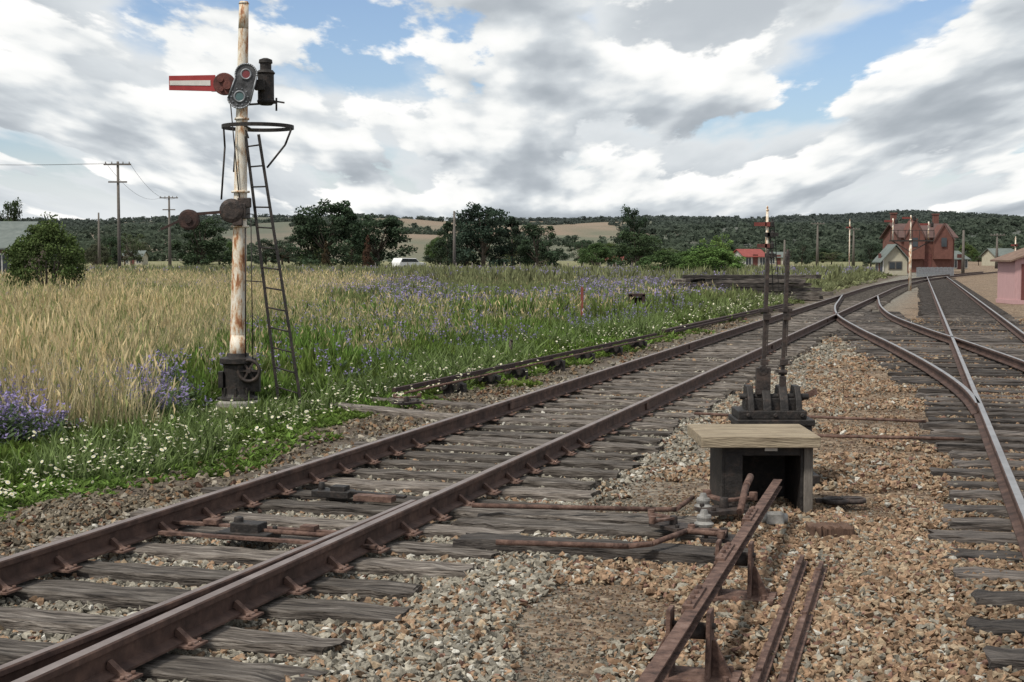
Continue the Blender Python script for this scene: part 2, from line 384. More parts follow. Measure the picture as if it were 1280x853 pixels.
# hills
def hillz(X,Y):
    k=np.clip((Y-430)/850,0,1); k=k*k*(3-2*k)
    k2=np.clip((Y-430)/300,0,1); k2=k2*k2*(3-2*k2)
    rid=10+27*fbm(X+5000,Y*.2+900,210,21)+7*np.exp(-((X-40)/110)**2)+1.5*np.clip(X/300,0,1)
    mid=12*fbm(X+5000,Y+900,150,31)*k2
    return -1.5+k*rid+mid
xs2=np.linspace(-1500,1500,420); ys2=np.linspace(425,2300,170); X2,Y2=np.meshgrid(xs2,ys2); Z2=hillz(X2,Y2)
V=np.stack([X2.ravel(),Y2.ravel(),Z2.ravel()],1); ny,nx=X2.shape
ii=(np.arange(ny-1)[:,None]*nx+np.arange(nx-1)[None,:]).ravel()
T=np.concatenate([np.stack([ii,ii+1,ii+nx+1],1),np.stack([ii,ii+nx+1,ii+nx],1)])
x_,y_=V[:,0],V[:,1]; f1=np.clip((fbm(x_+9000,y_*.5+300,50,61)-.33)/.3,0,1)[:,None]
pc=np.array([.125,.13,.09])*(1-f1)+np.array([.22,.17,.125])*f1
pxh=640+x_/y_*F; wf=np.clip((pxh-780)/120,0,1)[:,None]*.85; wf=np.maximum(wf,np.clip((470-pxh)/150,0,1)[:,None]*.3)
hc=pc*(1-wf)+np.array([.08,.093,.085])*wf  # bush ground tone, paled with painted aerial haze
h=np_mesh('hills',V,T,hc,attr_mat('hill_surface',.95),True); tag(h,'low rolling hills with dry paddocks and dark bush','hills',kind='structure')

# ------------------------------------------------------------------ tree meshes
def leafcloud(cl,nl,ls,cm=.35):
    Vs=[];Cs=[];N=0
    for c,r in cl:
        c=np.array(c); d=rng.normal(size=(nl,3)); d/=np.linalg.norm(d,axis=1)[:,None]; rad=rng.random(nl)**.4
        p=c+d*rad[:,None]*np.array(r)
        a=rng.normal(size=(nl,3)); a/=np.linalg.norm(a,axis=1)[:,None]; bvec=np.cross(a,rng.normal(size=(nl,3))); bvec/=np.linalg.norm(bvec,axis=1)[:,None]
        s=ls*(.6+.8*rng.random(nl))[:,None]
        q=np.stack([p-a*s,p+bvec*s*.6,p+a*s,p-bvec*s*.6],1)
        base=1+cm*(rng.random()*2-1); sh=base*(.55+.45*rad)*(.8+.4*rng.random(nl))*(.75+.35*d[:,2])  # painted self-shading: leaves darker inside and beneath each clump
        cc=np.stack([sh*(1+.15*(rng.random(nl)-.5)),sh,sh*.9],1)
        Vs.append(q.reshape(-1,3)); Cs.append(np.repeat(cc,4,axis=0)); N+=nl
    V=np.concatenate(Vs); C=np.concatenate(Cs); k=np.arange(N)*4
    T=np.concatenate([np.stack([k,k+1,k+2],1),np.stack([k,k+2,k+3],1)]); return V,T,C
def tree_proto(kind,seed):
    global rng
    rng=np.random.default_rng(seed); rd=random.Random(seed)
    e=thing(kind+'_tree',(0,0,0),'','tree'); mb=MB(); cl=[]
    if kind=='spreading':
        mb.cyl((0,0,-.03),(.01,0,.3),.035,.025,8)
        for i in range(52):
            a=rd.uniform(0,6.28); hh=rd.random(); wz=.1+.84*hh; rr=(.42*math.sqrt(max(0,1-((hh-.35)/.72)**2)))*rd.uniform(.3,1)
            c=(rr*math.cos(a),rr*math.sin(a),wz-.03); r=rd.uniform(.07,.14); cl.append((c,(r,r,r*.75)))
            if i%4==0: mb.cyl((0.01,0,.1+.2*hh),(c[0]*.8,c[1]*.8,c[2]),.014,.005,5)
        cl.append(((0,0,.4),(.25,.25,.28))); cl.append(((0,0,.6),(.2,.2,.22)))
        V=leafcloud(cl,115,.018,.4)
    elif kind=='conical':
        mb.cyl((0,0,-.03),(0,0,.85),.03,.008,8)
        for i in range(46):
            hh=rd.random()**.8; a=rd.uniform(0,6.28); rr=.44*(1-hh)**.6*rd.uniform(.4,1); c=(rr*math.cos(a),rr*math.sin(a),.08+.84*hh); r=.05+.1*(1-hh)
            cl.append((c,(r,r,r*.7)))
            if i%4==0: mb.cyl((0,0,c[2]-.05),(c[0]*.8,c[1]*.8,c[2]),.01,.004,5)
        V=leafcloud(cl,105,.018,.35)
    elif kind=='gum':
        mb.cyl((0,0,-.03),(.02,0,.4),.025,.018,8)
        for i in range(30):
            a=rd.uniform(0,6.28); rr=.4*rd.random()**.5; c=(rr*math.cos(a),rr*math.sin(a),rd.uniform(.3,.93)-rr*.3); r=rd.uniform(.07,.13)
            cl.append((c,(r,r,r*.6))); mb.cyl((.02,0,.25),(c[0]*.85,c[1]*.85,c[2]-.03),.012,.004,5)
        V=leafcloud(cl,85,.018,.35)
    else:
        for i in range(5): a=i*1.26; mb.cyl((0,0,-.03),(.15*math.cos(a),.15*math.sin(a),.5),.02,.008,6)
        for i in range(70):
            a=rd.uniform(0,6.28); el=rd.uniform(-.1,1)*1.5; rr=.4*rd.uniform(.7,1.05)
            c=(rr*1.05*math.cos(a)*math.cos(el),rr*1.05*math.sin(a)*math.cos(el),.36+.52*rd.uniform(.75,1.05)*math.sin(max(el,-.5))); r=rd.uniform(.07,.14); cl.append((c,(r,r,r)))
        cl.append(((0,0,.4),(.3,.3,.35)))
        V=leafcloud(cl,160,.015,.3)
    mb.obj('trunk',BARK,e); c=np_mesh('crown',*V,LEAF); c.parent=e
    return e
PR={'spreading':[tree_proto('spreading',i) for i in (1,2,3)],'conical':[tree_proto('conical',i) for i in (4,5)],'gum':[tree_proto('gum',i) for i in (6,7)],'bush':[tree_proto('bush',i) for i in (8,9)]}
KN={'spreading':'spreading_tree','conical':'conical_tree','gum':'gum_tree','bush':'bush'}
DG=(.05,.08,.046); MG=(.085,.14,.052); LG=(.14,.235,.068); OL=(.105,.15,.05); BG=(.08,.11,.08); RB=(.12,.065,.045)
def tree(kind,px,Y,top,wpx,col,label,cat='tree',rot=None):
    X=xat(px,Y); H=zat(top,Y)+.1; W=wpx/F*Y
    src=random.choice(PR[kind]); o=copy_tree(src,(X,Y,-.05),random.uniform(0,6) if rot is None else rot,(W,W,H),col,label)
    o.name=KN[kind]; o['category']=cat; return o
rng=np.random.default_rng(77)
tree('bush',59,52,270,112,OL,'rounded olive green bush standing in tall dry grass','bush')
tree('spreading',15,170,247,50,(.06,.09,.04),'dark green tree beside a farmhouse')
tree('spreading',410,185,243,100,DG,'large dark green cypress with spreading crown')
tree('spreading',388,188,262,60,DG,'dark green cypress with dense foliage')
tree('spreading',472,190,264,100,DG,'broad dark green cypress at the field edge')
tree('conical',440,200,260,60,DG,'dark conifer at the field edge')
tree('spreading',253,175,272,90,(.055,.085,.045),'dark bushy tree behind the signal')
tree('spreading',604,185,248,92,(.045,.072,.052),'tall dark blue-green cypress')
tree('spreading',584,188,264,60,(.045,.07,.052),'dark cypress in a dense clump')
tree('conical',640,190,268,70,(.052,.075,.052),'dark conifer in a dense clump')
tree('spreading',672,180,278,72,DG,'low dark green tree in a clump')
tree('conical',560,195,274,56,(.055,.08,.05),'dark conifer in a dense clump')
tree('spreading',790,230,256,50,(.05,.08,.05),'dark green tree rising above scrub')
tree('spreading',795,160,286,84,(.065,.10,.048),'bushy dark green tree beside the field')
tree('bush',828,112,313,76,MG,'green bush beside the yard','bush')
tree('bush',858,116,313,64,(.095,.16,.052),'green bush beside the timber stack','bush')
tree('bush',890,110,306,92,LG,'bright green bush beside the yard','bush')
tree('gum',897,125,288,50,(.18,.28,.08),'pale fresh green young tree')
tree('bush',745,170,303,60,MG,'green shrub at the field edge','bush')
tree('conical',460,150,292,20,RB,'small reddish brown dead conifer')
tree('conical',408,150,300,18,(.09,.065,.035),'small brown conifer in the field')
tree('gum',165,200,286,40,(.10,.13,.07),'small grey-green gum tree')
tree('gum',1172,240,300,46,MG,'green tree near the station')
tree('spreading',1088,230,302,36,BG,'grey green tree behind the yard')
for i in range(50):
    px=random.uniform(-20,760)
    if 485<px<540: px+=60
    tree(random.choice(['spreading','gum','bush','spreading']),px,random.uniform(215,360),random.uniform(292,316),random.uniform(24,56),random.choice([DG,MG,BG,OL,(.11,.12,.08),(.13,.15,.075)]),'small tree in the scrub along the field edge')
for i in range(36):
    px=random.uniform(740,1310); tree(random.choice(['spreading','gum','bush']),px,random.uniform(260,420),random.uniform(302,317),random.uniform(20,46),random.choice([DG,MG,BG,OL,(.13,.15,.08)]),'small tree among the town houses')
for k in PR:
    for e in PR[k]:
        for c in list(e.children): bpy.data.objects.remove(c)
        bpy.data.objects.remove(e)
fv=[]
for i in range(5):
    V,T,C=leafcloud([((rng.uniform(-.25,.25),rng.uniform(-.25,.25),.5+rng.uniform(-.15,.2)),(.4,.4,.42)) for _ in range(3)],8,.22,.08); C=.8+.2*C; fv.append((V,T,C))
NF=90000; fx=rng.uniform(-640,740,NF); fy=rng.uniform(440,1500,NF); keep=np.abs(fx)<fy*.42
pxv=640+fx/fy*F; nn=fbm(fx+3000,fy*.6+100,60,41)
dn=np.clip(np.interp(pxv,[-50,200,450,500,740,820,880,1300],[.32,.38,.2,.0,.06,.5,.85,.85]),0,1)
keep&=(nn>.64-.42*dn)&(rng.random(NF)<np.where(dn>.5,.65,.32))
ridge=(fy>1180)&(rng.random(NF)<np.interp(pxv,[0,450,500,640,760],[.15,.17,.1,.22,.4])); keep|=ridge&(np.abs(fx)<fy*.42)
fx,fy=fx[keep],fy[keep]; n_=len(fx); sz_=rng.uniform(2.2,4.4,n_)*(.8+.5*(vnoise(fx,fy,50,3)))
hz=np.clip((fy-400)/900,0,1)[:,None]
cc=np.array([.075,.098,.06])*(.8+.4*rng.random((n_,1)))*(1-hz)+np.array([.092,.108,.107])*hz*(.9+.2*rng.random((n_,1)))  # far trees blend toward bluish aerial haze painted into their colour
LEAFP=attr_mat('distant_foliage',.95,.4)
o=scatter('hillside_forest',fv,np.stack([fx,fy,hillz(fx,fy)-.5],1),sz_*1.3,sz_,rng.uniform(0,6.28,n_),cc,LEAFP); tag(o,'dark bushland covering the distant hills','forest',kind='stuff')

# ------------------------------------------------------------------ ballast stones
def rock(seed):
    r=np.random.default_rng(seed); bm=bmesh.new()
    for _ in range(8+seed%3):
        p=r.normal(size=3); p/=np.linalg.norm(p); p*=np.array([1.05,.78,.62])*r.uniform(.8,1.2); bm.verts.new(p)
    bmesh.ops.convex_hull(bm,input=bm.verts); loose=[v for v in bm.verts if not v.link_faces]; bmesh.ops.delete(bm,geom=loose,context='VERTS')
    bmesh.ops.triangulate(bm,faces=bm.faces); bm.verts.index_update(); bmesh.ops.recalc_face_normals(bm,faces=bm.faces)
    V=np.array([v.co for v in bm.verts]); T=np.array([[v.index for v in f.verts] for f in bm.faces]); bm.free()
    return V,T,np.ones((len(V),3))
rocks=[rock(i) for i in range(18)]
def stones(n,y0,y1,sz):
    y=np.sqrt(rng.uniform(y0**2,y1**2,n)); x=rng.uniform(-.385,.385,n)*y; s=sof(x,y)
    dirt=fbm(x+50,y+50,1.3,55)
    p=np.where(s<-2.3,0,np.where(s<-1.45,.22,1.0)); p=np.where((s<-1.5)&(s>-2.3)&(vnoise(x+20,y+20,.6,5)>.62),.7,p)
    thin=(dirt>.66)&(s>1.6)
    dd=np.abs(x-(.02+.2*(y-5.5))+.3*(vnoise(x,y,.5,77)-.5)); thin|=(dd<.22)&(y<8.0)&(s>1.4)
    p=np.where(thin,p*.65,p)
    k=rng.random(n)<p; x,y,s,thin=x[k],y[k],s[k],thin[k]; m=len(x)
    br=np.clip((s+ (vnoise(x,y,.8,8)-.5)*1.8-1.4)/1.2,0,1)[:,None]; br=np.clip(br,.22,.82); pick=rng.random((m,1))<br
    u=rng.random((m,1))
    brown=np.array([.24,.165,.108])*(.55+.8*u)+np.array([.03,.008,0])*rng.random((m,1)); gold=np.array([.34,.26,.175])*(.65+.5*u)
    brown=np.where(rng.random((m,1))<.24,gold,brown); brown=np.where(rng.random((m,1))<.08,np.array([.21,.12,.09])*(.5+.7*u),brown)
    grey=np.array([.25,.228,.185])*(.5+.85*u); pale=np.array([.44,.42,.37])*(.8+.4*u)
    grey=np.where(rng.random((m,1))<.08,pale,grey); c=np.where(pick,brown,grey)
    size=sz*(.5+.95*rng.random(m)**1.8)*np.where(thin,.5,1)*np.where(s>2,.92,1); c=np.where(thin[:,None],c*.6,c)
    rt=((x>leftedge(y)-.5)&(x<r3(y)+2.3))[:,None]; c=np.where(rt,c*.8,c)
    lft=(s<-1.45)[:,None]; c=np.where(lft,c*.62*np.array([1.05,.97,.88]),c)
    z=groundz(x,y)+.012+rng.uniform(-.012,.022,m)
    z=np.where(thin,groundz(x,y)+.002,z)
    return np.stack([x,y,z],1),size,c
A=[stones(95000,4.6,11,.029),stones(110000,11,22,.033),stones(64000,22,42,.045)]
pos=np.concatenate([a[0] for a in A]); size=np.concatenate([a[1] for a in A]); c=np.concatenate([a[2] for a in A])
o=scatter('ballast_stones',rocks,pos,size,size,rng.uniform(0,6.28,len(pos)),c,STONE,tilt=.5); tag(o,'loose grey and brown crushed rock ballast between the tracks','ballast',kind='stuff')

# ------------------------------------------------------------------ vegetation
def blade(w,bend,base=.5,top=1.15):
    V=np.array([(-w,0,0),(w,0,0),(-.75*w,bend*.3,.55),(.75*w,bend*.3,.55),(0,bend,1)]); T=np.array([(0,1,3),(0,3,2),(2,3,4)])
    C=np.array([[base]*3,[base]*3,[.95]*3,[.95]*3,[top]*3]); return V,T,C  # root-to-tip gradient, shade at the base painted into vertex colour
def join(parts):
    V=[];T=[];C=[];o=0
    for v,t_,c_ in parts: V.append(v);T.append(t_+o);C.append(c_);o+=len(v)
    return np.concatenate(V),np.concatenate(T),np.concatenate(C)
def rot(v,a): c,s=math.cos(a),math.sin(a); return np.stack([v[:,0]*c-v[:,1]*s,v[:,0]*s+v[:,1]*c,v[:,2]],1)
def tuft(nb,w,spread,seed,head=False,bend=.3):
    r=np.random.default_rng(seed); ps=[]
    for i in range(nb):
        v,t_,c_=blade(w*r.uniform(.7,1.3),r.uniform(.03,bend)); v=v.copy(); hsc=r.uniform(.35,1.0); v[:,2]*=hsc
        v=rot(v,r.uniform(0,6.28)); v[:,:2]+=r.uniform(-spread,spread,2)
        sh=r.uniform(.65,1.2); ps.append((v,t_,c_*sh))
        if head and r.random()<.45:
            p=v[4]; d=np.array([r.uniform(-.04,.04),r.uniform(-.04,.04),.0])
            q=np.array([p-[0,0,.07],p+[w*1.5,0,.0],p+d+[0,0,.09],p-[w*1.5,0,0]]); ps.append((q,np.array([(0,1,2),(0,2,3)]),np.array([[1.2,1.15,1.1]]*4)))
    return join(ps)
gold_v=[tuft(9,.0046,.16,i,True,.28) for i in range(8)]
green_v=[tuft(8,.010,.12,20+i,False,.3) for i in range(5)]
def rosette(seed):
    r=np.random.default_rng(seed); ps=[]
    for i in range(11):
        a=r.uniform(0,6.28); L_=r.uniform(.5,1); up=r.uniform(.15,1.0); w_=r.uniform(.12,.22)
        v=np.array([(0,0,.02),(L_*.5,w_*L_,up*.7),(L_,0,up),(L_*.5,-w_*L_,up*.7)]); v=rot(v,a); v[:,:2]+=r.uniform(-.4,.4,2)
        b=r.uniform(.7,1.3); ps.append((v,np.array([(0,1,2),(0,2,3)]),np.array([[.5*b]*3,[b]*3,[1.15*b]*3,[.9*b]*3])))  # leaf roots darkened in vertex colour as painted shade
    return join(ps)
ros_v=[rosette(40+i) for i in range(6)]
GW=np.array([.05,.1,.03])
def daisy(seed):
    r=np.random.default_rng(seed); ps=[]
    for k in range(2):
        o_=np.array([*r.uniform(-3.2,3.2,2),0]); hh=r.uniform(6,12)
        st=np.array([(-.08,0,0),(.08,0,0),(0,0,hh)])+o_; ps.append((st,np.array([(0,1,2)]),np.tile(GW,(3,1))))
        ty=r.uniform(-.9,.3); m=8; ring=[]
        for i in range(m):
            a=i*2*math.pi/m; ring.append((math.cos(a),math.sin(a),-ty*math.sin(a)))
        ring=np.array([(0,0,.1)]+ring)+o_+[0,0,hh]
        ps.append((ring,np.array([(0,i+1,(i+1)%m+1) for i in range(m)]),np.concatenate([[[.75,.62,.2]],np.tile([.74,.74,.7],(m,1))])))
    return join(ps)
dai_v=[daisy(60+i) for i in range(5)]
def spike(seed):
    r=np.random.default_rng(seed); ps=[]
    for k in range(2):
        o_=np.array([*r.uniform(-.3,.3,2),0]); hh=r.uniform(.5,1); ln=r.uniform(-.15,.15,2)
        st=np.array([(-.01,0,0),(.01,0,0),(ln[0],ln[1],hh)])+o_; ps.append((st,np.array([(0,1,2)]),np.tile([.08,.11,.05],(3,1))))
        for i in range(6):
            a=r.uniform(0,6.28); z=hh*r.uniform(.1,.75); q=np.array([(0,0,0),(.12,.025,.08),(.2,0,.1),(.1,-.025,.05)]); ps.append((rot(q,a)+o_+[0,0,z],np.array([(0,1,2),(0,2,3)]),np.tile([.09,.13,.06],(4,1))))
        for i in range(7):
            a=r.uniform(0,6.28); z=hh*r.uniform(.55,1); c_=r.uniform(.7,1.3); q=np.array([(0,0,0),(.035,.025,.015),(.06,0,.035),(.035,-.025,.0)])*r.uniform(.7,1.3); ps.append((rot(q,a)+o_+[ln[0]*z,ln[1]*z,z],np.array([(0,1,2),(0,2,3)]),np.tile(np.array([.27,.225,.40])*c_,(4,1))))
    return join(ps)
spk_v=[spike(80+i) for i in range(5)]
SB=G(298,508,-.05)
EXC=[(SB.x,SB.y,.42,1.7),(SB.x+.7,SB.y,.3,.7),(G(727,405).x,G(727,405).y,.25,1.5),(G(796,393).x,G(796,393).y,.4,2)]
def cand(n,y0,y1,xmin=-.40,xmax=.4):
    y=np.sqrt(rng.uniform(y0**2,y1**2,n)); x=rng.uniform(xmin,xmax,n)*y
    k=np.ones(n,bool)
    for ex,ey,er,ef in EXC: k&=~((np.abs(x-ex)<er*(.8+.4*rng.random(n)))&(y>ey-ef)&(y<ey+.35))
    x,y=x[k],y[k]; return x,y,-sof(x,y)
def put(name,var,x,y,g_,sx,sz,c,label,cat,tilt=.12):
    o=scatter(name,var,np.stack([x,y,groundz(x,y)-.01],1),sx,sz,rng.uniform(0,6.28,len(x)),c,GRASS,tilt=tilt); return tag(o,label,cat,kind='stuff')
X_,Y_,S_,Z_,C_=[],[],[],[],[]
for n0,y0,y1,sc_ in ((36000,8.5,18,.10),(38000,18,36,.15),(28000,36,75,.22),(12000,75,140,.34)):
    x,y,g_=cand(n0,y0,y1); nz=(fbm(x+90,y+90,1.3,12)-.5)
    k=(g_+nz*2.0>2.1)&(rng.random(len(x))<np.where(g_<2.6,.6,1)); x,y,g_,nz=x[k],y[k],g_[k],nz[k]
    X_.append(x);Y_.append(y); S_.append(sc_*(.6+.8*rng.random(len(x)))); hf=np.clip((g_-1.9)/2.0,.3,1.5)
    Z_.append(sc_*(.6+.8*rng.random(len(x)))*hf*(1.3+1.0*(vnoise(x,y,1.2,14))))
    u=fbm(x+10,y+10,2,15)[:,None]; r_=rng.random((len(x),1))
    c=np.array([.115,.205,.042])*(.45+.85*r_)*(1.1-u*.4)+np.array([.06,.04,.01])*u
    far=np.clip((y-30)/40,0,1)[:,None]; c=c*(1-far*.75)+np.array([.215,.21,.12])*far*.75*(.7+.6*r_); C_.append(c)
x,y=np.concatenate(X_),np.concatenate(Y_); put('ground_cover_plants',ros_v,x,y,0,np.concatenate(S_),np.concatenate(Z_),np.concatenate(C_),'leafy green weeds growing along the track edge','weeds',.2)
X_,Y_,S_,Z_,C_=[],[],[],[],[]
for n0,y0,y1,wd,ht in ((9000,10,20,1.0,.3),(24000,20,40,1.4,.4),(26000,40,90,2.0,.42),(9000,90,200,4,.35)):
    x,y,g_=cand(n0,y0,y1); nz=fbm(x+90,y+90,2.5,17); k=(g_+nz*2>3.9)&(nz>.34); x,y,g_=x[k],y[k],g_[k]; inf=(g_>6+.335*(y-17))
    X_.append(x);Y_.append(y);S_.append(wd*(.7+.6*rng.random(len(x))));Z_.append(ht*(.6+.7*rng.random(len(x)))*np.where(inf,1.7,1)); r_=rng.random((len(x),1))
    c=np.array([.15,.205,.07])*(.6+.7*r_); st=(rng.random((len(x),1))<np.clip((g_-4.6)/3,0,.45)[:,None]); c=np.where(st,np.array([.41,.365,.23])*(.7+.5*r_),c); far=np.clip((y-32)/45,0,1)[:,None]; C_.append(c*(1-far*.5)+np.array([.28,.265,.165])*far*.5)
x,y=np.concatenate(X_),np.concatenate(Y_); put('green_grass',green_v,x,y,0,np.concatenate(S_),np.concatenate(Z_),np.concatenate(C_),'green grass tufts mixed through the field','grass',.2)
X_,Y_,S_,Z_,C_=[],[],[],[],[]
for n0,y0,y1,wd in ((36000,14,26,1.0),(54000,26,45,1.25),(44000,45,85,1.7),(14000,85,200,3.2)):
    x,y,g_=cand(n0,y0,y1,-.42,.3); nz=fbm(x+190,y+90,3,19); pt=fbm(x+77,y*.7+31,3.0,131); m=len(x)
    gb=5.6+.335*(y-17)+(nz-.5)*6; dense=g_>gb; sparse=(g_>4.8)&(rng.random(m)<np.where(nz>.52,.12,.02))
    k=(dense&(rng.random(m)<np.clip((g_-gb)/2.0,.25,.9)*np.clip((pt-.3)/.25,.15,1)))|sparse; x,y,g_,nz,sp_,pt=x[k],y[k],g_[k],nz[k],(~dense)[k],pt[k]; m=len(x)
    X_.append(x);Y_.append(y);S_.append(wd*(.7+.6*rng.random(m)));Z_.append((.4+.75*rng.random(m))*(.5+.5*nz+.55*pt)*np.where(y>85,.6,1)*np.where(sp_,.75,1)); r_=rng.random((m,1)); u=fbm(x,y,3.5,23)[:,None]
    c=np.array([.60,.51,.31])*(.6+.5*r_)*(.8+.4*pt[:,None]); c=np.where(rng.random((m,1))<.5*u+.08,np.array([.25,.27,.12])*(.6+.8*r_),c); C_.append(c)
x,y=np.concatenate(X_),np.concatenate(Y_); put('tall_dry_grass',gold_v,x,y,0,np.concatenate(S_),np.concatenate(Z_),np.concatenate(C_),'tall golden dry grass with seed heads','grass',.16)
X_,Y_,S_=[],[],[]
x,y,g_=cand(4200,12.5,18.5,-.42,-.2); k=(g_>4.2)&(g_<7.5)&(fbm(x,y,.9,25)>.44)&(x<-.25*y+.3); X_.append(x[k]);Y_.append(y[k]);S_.append(np.full(k.sum(),.5))
x,y,g_=cand(18000,19,45,-.4,.3); k=(g_>3.8)&(fbm(x,y,3,27)>.48)&(rng.random(len(x))<.5); X_.append(x[k]);Y_.append(y[k]);S_.append(np.full(k.sum(),.5))
x,y,g_=cand(90000,42,150,-.4,.3); k=(g_>5)&(fbm(x,y*.4,9,28)>.38); X_.append(x[k]);Y_.append(y[k]);S_.append(.6+y[k]*.009)
x,y=np.concatenate(X_),np.concatenate(Y_); s_=np.concatenate(S_)*(.7+.6*rng.random(len(x))); m=len(x)
put('purple_wildflowers',spk_v,x,y,0,s_,np.minimum(s_,.65)*(.75+.5*rng.random(m)),np.ones((m,3))*(.8+.5*rng.random((m,1))),'purple flowering weeds scattered through the grass','wildflowers',.2)
X_,Y_,S_=[],[],[]
for n0,y0,y1,sc_ in ((5600,9.0,19,.014),(8000,19,38,.016),(5000,38,60,.022)):
    x,y,g_=cand(n0,y0,y1,-.42,.3); nz=fbm(x,y,.9,29); k=(g_>2.1)&(g_<2.8+4.2*nz)&(nz>.48)&(rng.random(len(x))<np.clip(1.4-(g_-2.5)*.4,.1,.9)); X_.append(x[k]);Y_.append(y[k]);S_.append(np.full(k.sum(),sc_))
x,y=np.concatenate(X_),np.concatenate(Y_); s_=np.concatenate(S_)*(.7+.6*rng.random(len(x))); m=len(x)
put('white_daisies',dai_v,x,y,0,s_,s_*1.4,np.ones((m,3)),'small white daisies growing among green weeds','wildflowers',.2)

# ------------------------------------------------------------------ tracks
RP=[(-.062,0),(.062,0),(.062,.011),(.009,.028),(.009,.102),(.033,.11),(.033,.136),(.026,.143),(-.026,.143),(-.033,.136),(-.033,.11),(-.009,.102),(-.009,.028),(-.062,.011)]
def sleeper_mesh(Ln,w_,h_,mat,seed):
    rd=random.Random(seed); mb=MB(); k=22; vs=[]; b=.012
    pr=[(-w_/2,-h_),(w_/2,-h_),(w_/2,-b),(w_/2-b,0),(w_/6,.0),(-w_/6,-.0),(-w_/2+b,0),(-w_/2,-b)]; n=len(pr)
    wob=[rd.uniform(-.008,.008) for _ in range(k+1)]; wob[0]*=2; wob[-1]*=2
    for i in range(k+1):
        x=-Ln/2+Ln*i/k+(rd.uniform(-.015,.015) if i in(0,k) else 0)*Ln/2.6; en=(i in(0,1,k-1,k))
        for a,c in pr: vs.append((x+(rd.uniform(-.03,.03)*min(1,Ln/2.6) if i in (0,k) else 0),a*(.95 if i in(0,k) else 1)+wob[i]+rd.uniform(-.008,.008),c+rd.uniform(-.022 if en else -.012,.004)))
    fs=[(i*n+j,i*n+(j+1)%n,(i+1)*n+(j+1)%n,(i+1)*n+j) for i in range(k) for j in range(n)]+[tuple(range(n))[::-1],tuple(k*n+j for j in range(n))]
    mb.add(vs,fs); return mb.mesh('sleeper',mat)
SLM=[sleeper_mesh(2.6,.255,.14,WOODS,i) for i in range(12)]
ANG=math.atan2(-.303,.953)
def chair_mesh():
    mb=MB(); mb.box((0,0,.006),(.28,.135,.011))
    for sg in(-1,1):
        mb.prism([(sg*.066,.010),(sg*.12,.010),(sg*.116,.02),(sg*.085,.028),(sg*.02,.078),(sg*.011,.045)],-.018,.018)
        for yy in(-.042,.042): mb.cyl((sg*.108,yy,.010),(sg*.108,yy,.027),.012,.010,6)
    return mb.mesh('rail_chair',RUST)
CHM=chair_mesh()
def plate_mesh():
    mb=MB(); mb.box((0,0,.005),(.25,.13,.010))
    for sg in(-1,1): mb.cyl((sg*.08,sg*.03,.01),(sg*.08,sg*.03,.032),.012,.011,6)
    return mb.mesh('rail_plate',RUST)
PLM=plate_mesh()
main=thing('railway_track',(track_pt(0,4).x,4,0),'straight railway track with rusty rails on weathered grey timber sleepers','railway track')
mo=main.location.copy()
def mo_rail(path,tm,parent,off,name='rail'):
    mb=MB(); mb.sweep(RP,[(p[0],p[1],.01) for p in path],1,(7,),0); return mb.obj(name,[RAILR,tm],parent,off=off)
def main_path(s):
    pts=[track_pt(s,y) for y in (3.4,20,40,60,72)]
    x0=track_pt(s,72).x
    for dy,ex in ((8,.12),(16,.5),(26,1.3),(36,2.6),(48,4.6),(62,7.8),(80,12)): pts.append(Vector((x0+.318*dy+ex*.6,72+dy,0)))
    return pts
mo_rail(main_path(-.75),RAILTOP,main,mo); mo_rail(main_path(.75),RAILTOP,main,mo)
bp_=[]
for y,off in ((9.6,.05),(8.5,.062),(7.3,.1),(6.3,.15),(5.2,.215),(3.6,.33)): p=track_pt(.75,y); p.x-=off+.012; bp_.append(p)
BPF=[(-.028,0),(.028,0),(.028,.028),(.011,.038),(.011,.1),(.028,.11),(.026,.131),(.018,.137),(-.018,.137),(-.026,.131),(-.028,.11),(-.011,.1),(-.011,.038),(-.028,.028)]
mb=MB(); mb.sweep(BPF,[(p.x,p.y,.016) for p in bp_],1,(7,)); o=mb.obj('switch_blade',[RAILR,RAILTOP],main,off=mo)
for s in(-.75,.75):
    for y in (16.3,27,38):
        for sg in(-.022,.022):
            mb=MB(); q0,q1=track_pt(s,y),track_pt(s,y+.45); mb.beam((q0.x+sg,q0.y,.078),(q1.x+sg,q1.y,.078),.02,.075)
            mb.obj('fishplate',RAILR,main,off=mo)
y=3.9; i=0; far_mb=MB()
while y<118:
    p=track_pt(0,y) if y<72 else Vector((track_pt(0,72).x+.318*(y-72)+.6*(y-72)**2*.0019,y,0))
    if i<98:
        o=bpy.data.objects.new('sleeper',SLM[i%12]); COL.objects.link(o); o.parent=main
        sh_=.07 if y<14 else 0
        o.location=(p.x-mo.x+sh_+random.uniform(-.09,.09),p.y-mo.y-sh_*.3,random.uniform(-.018,.0)); o.rotation_euler[2]=ANG+random.uniform(-.028,.028)+(math.pi if random.random()<.5 else 0)
        o.scale=(1.1 if y<14 else 1.0,random.uniform(.86,1.14),1)
        if y<27:
            for s in(-.75,.75):
                q=track_pt(s,y); c=bpy.data.objects.new('rail_chair' if y<13.5 else 'rail_plate',CHM if y<13.5 else PLM)
                COL.objects.link(c); c.parent=main; c.location=(q.x-mo.x,q.y-mo.y,.0); c.rotation_euler[2]=ANG
    else: far_mb.box((p.x-mo.x,p.y-mo.y,-.06),(2.6,.24,.12),Matrix.Rotation(ANG,3,'Z'))
    y+=.53 if y<14 else (.56 if y<60 else .62); i+=1
o=far_mb.obj('sleeper',WOODS,main); o['kind']='stuff'

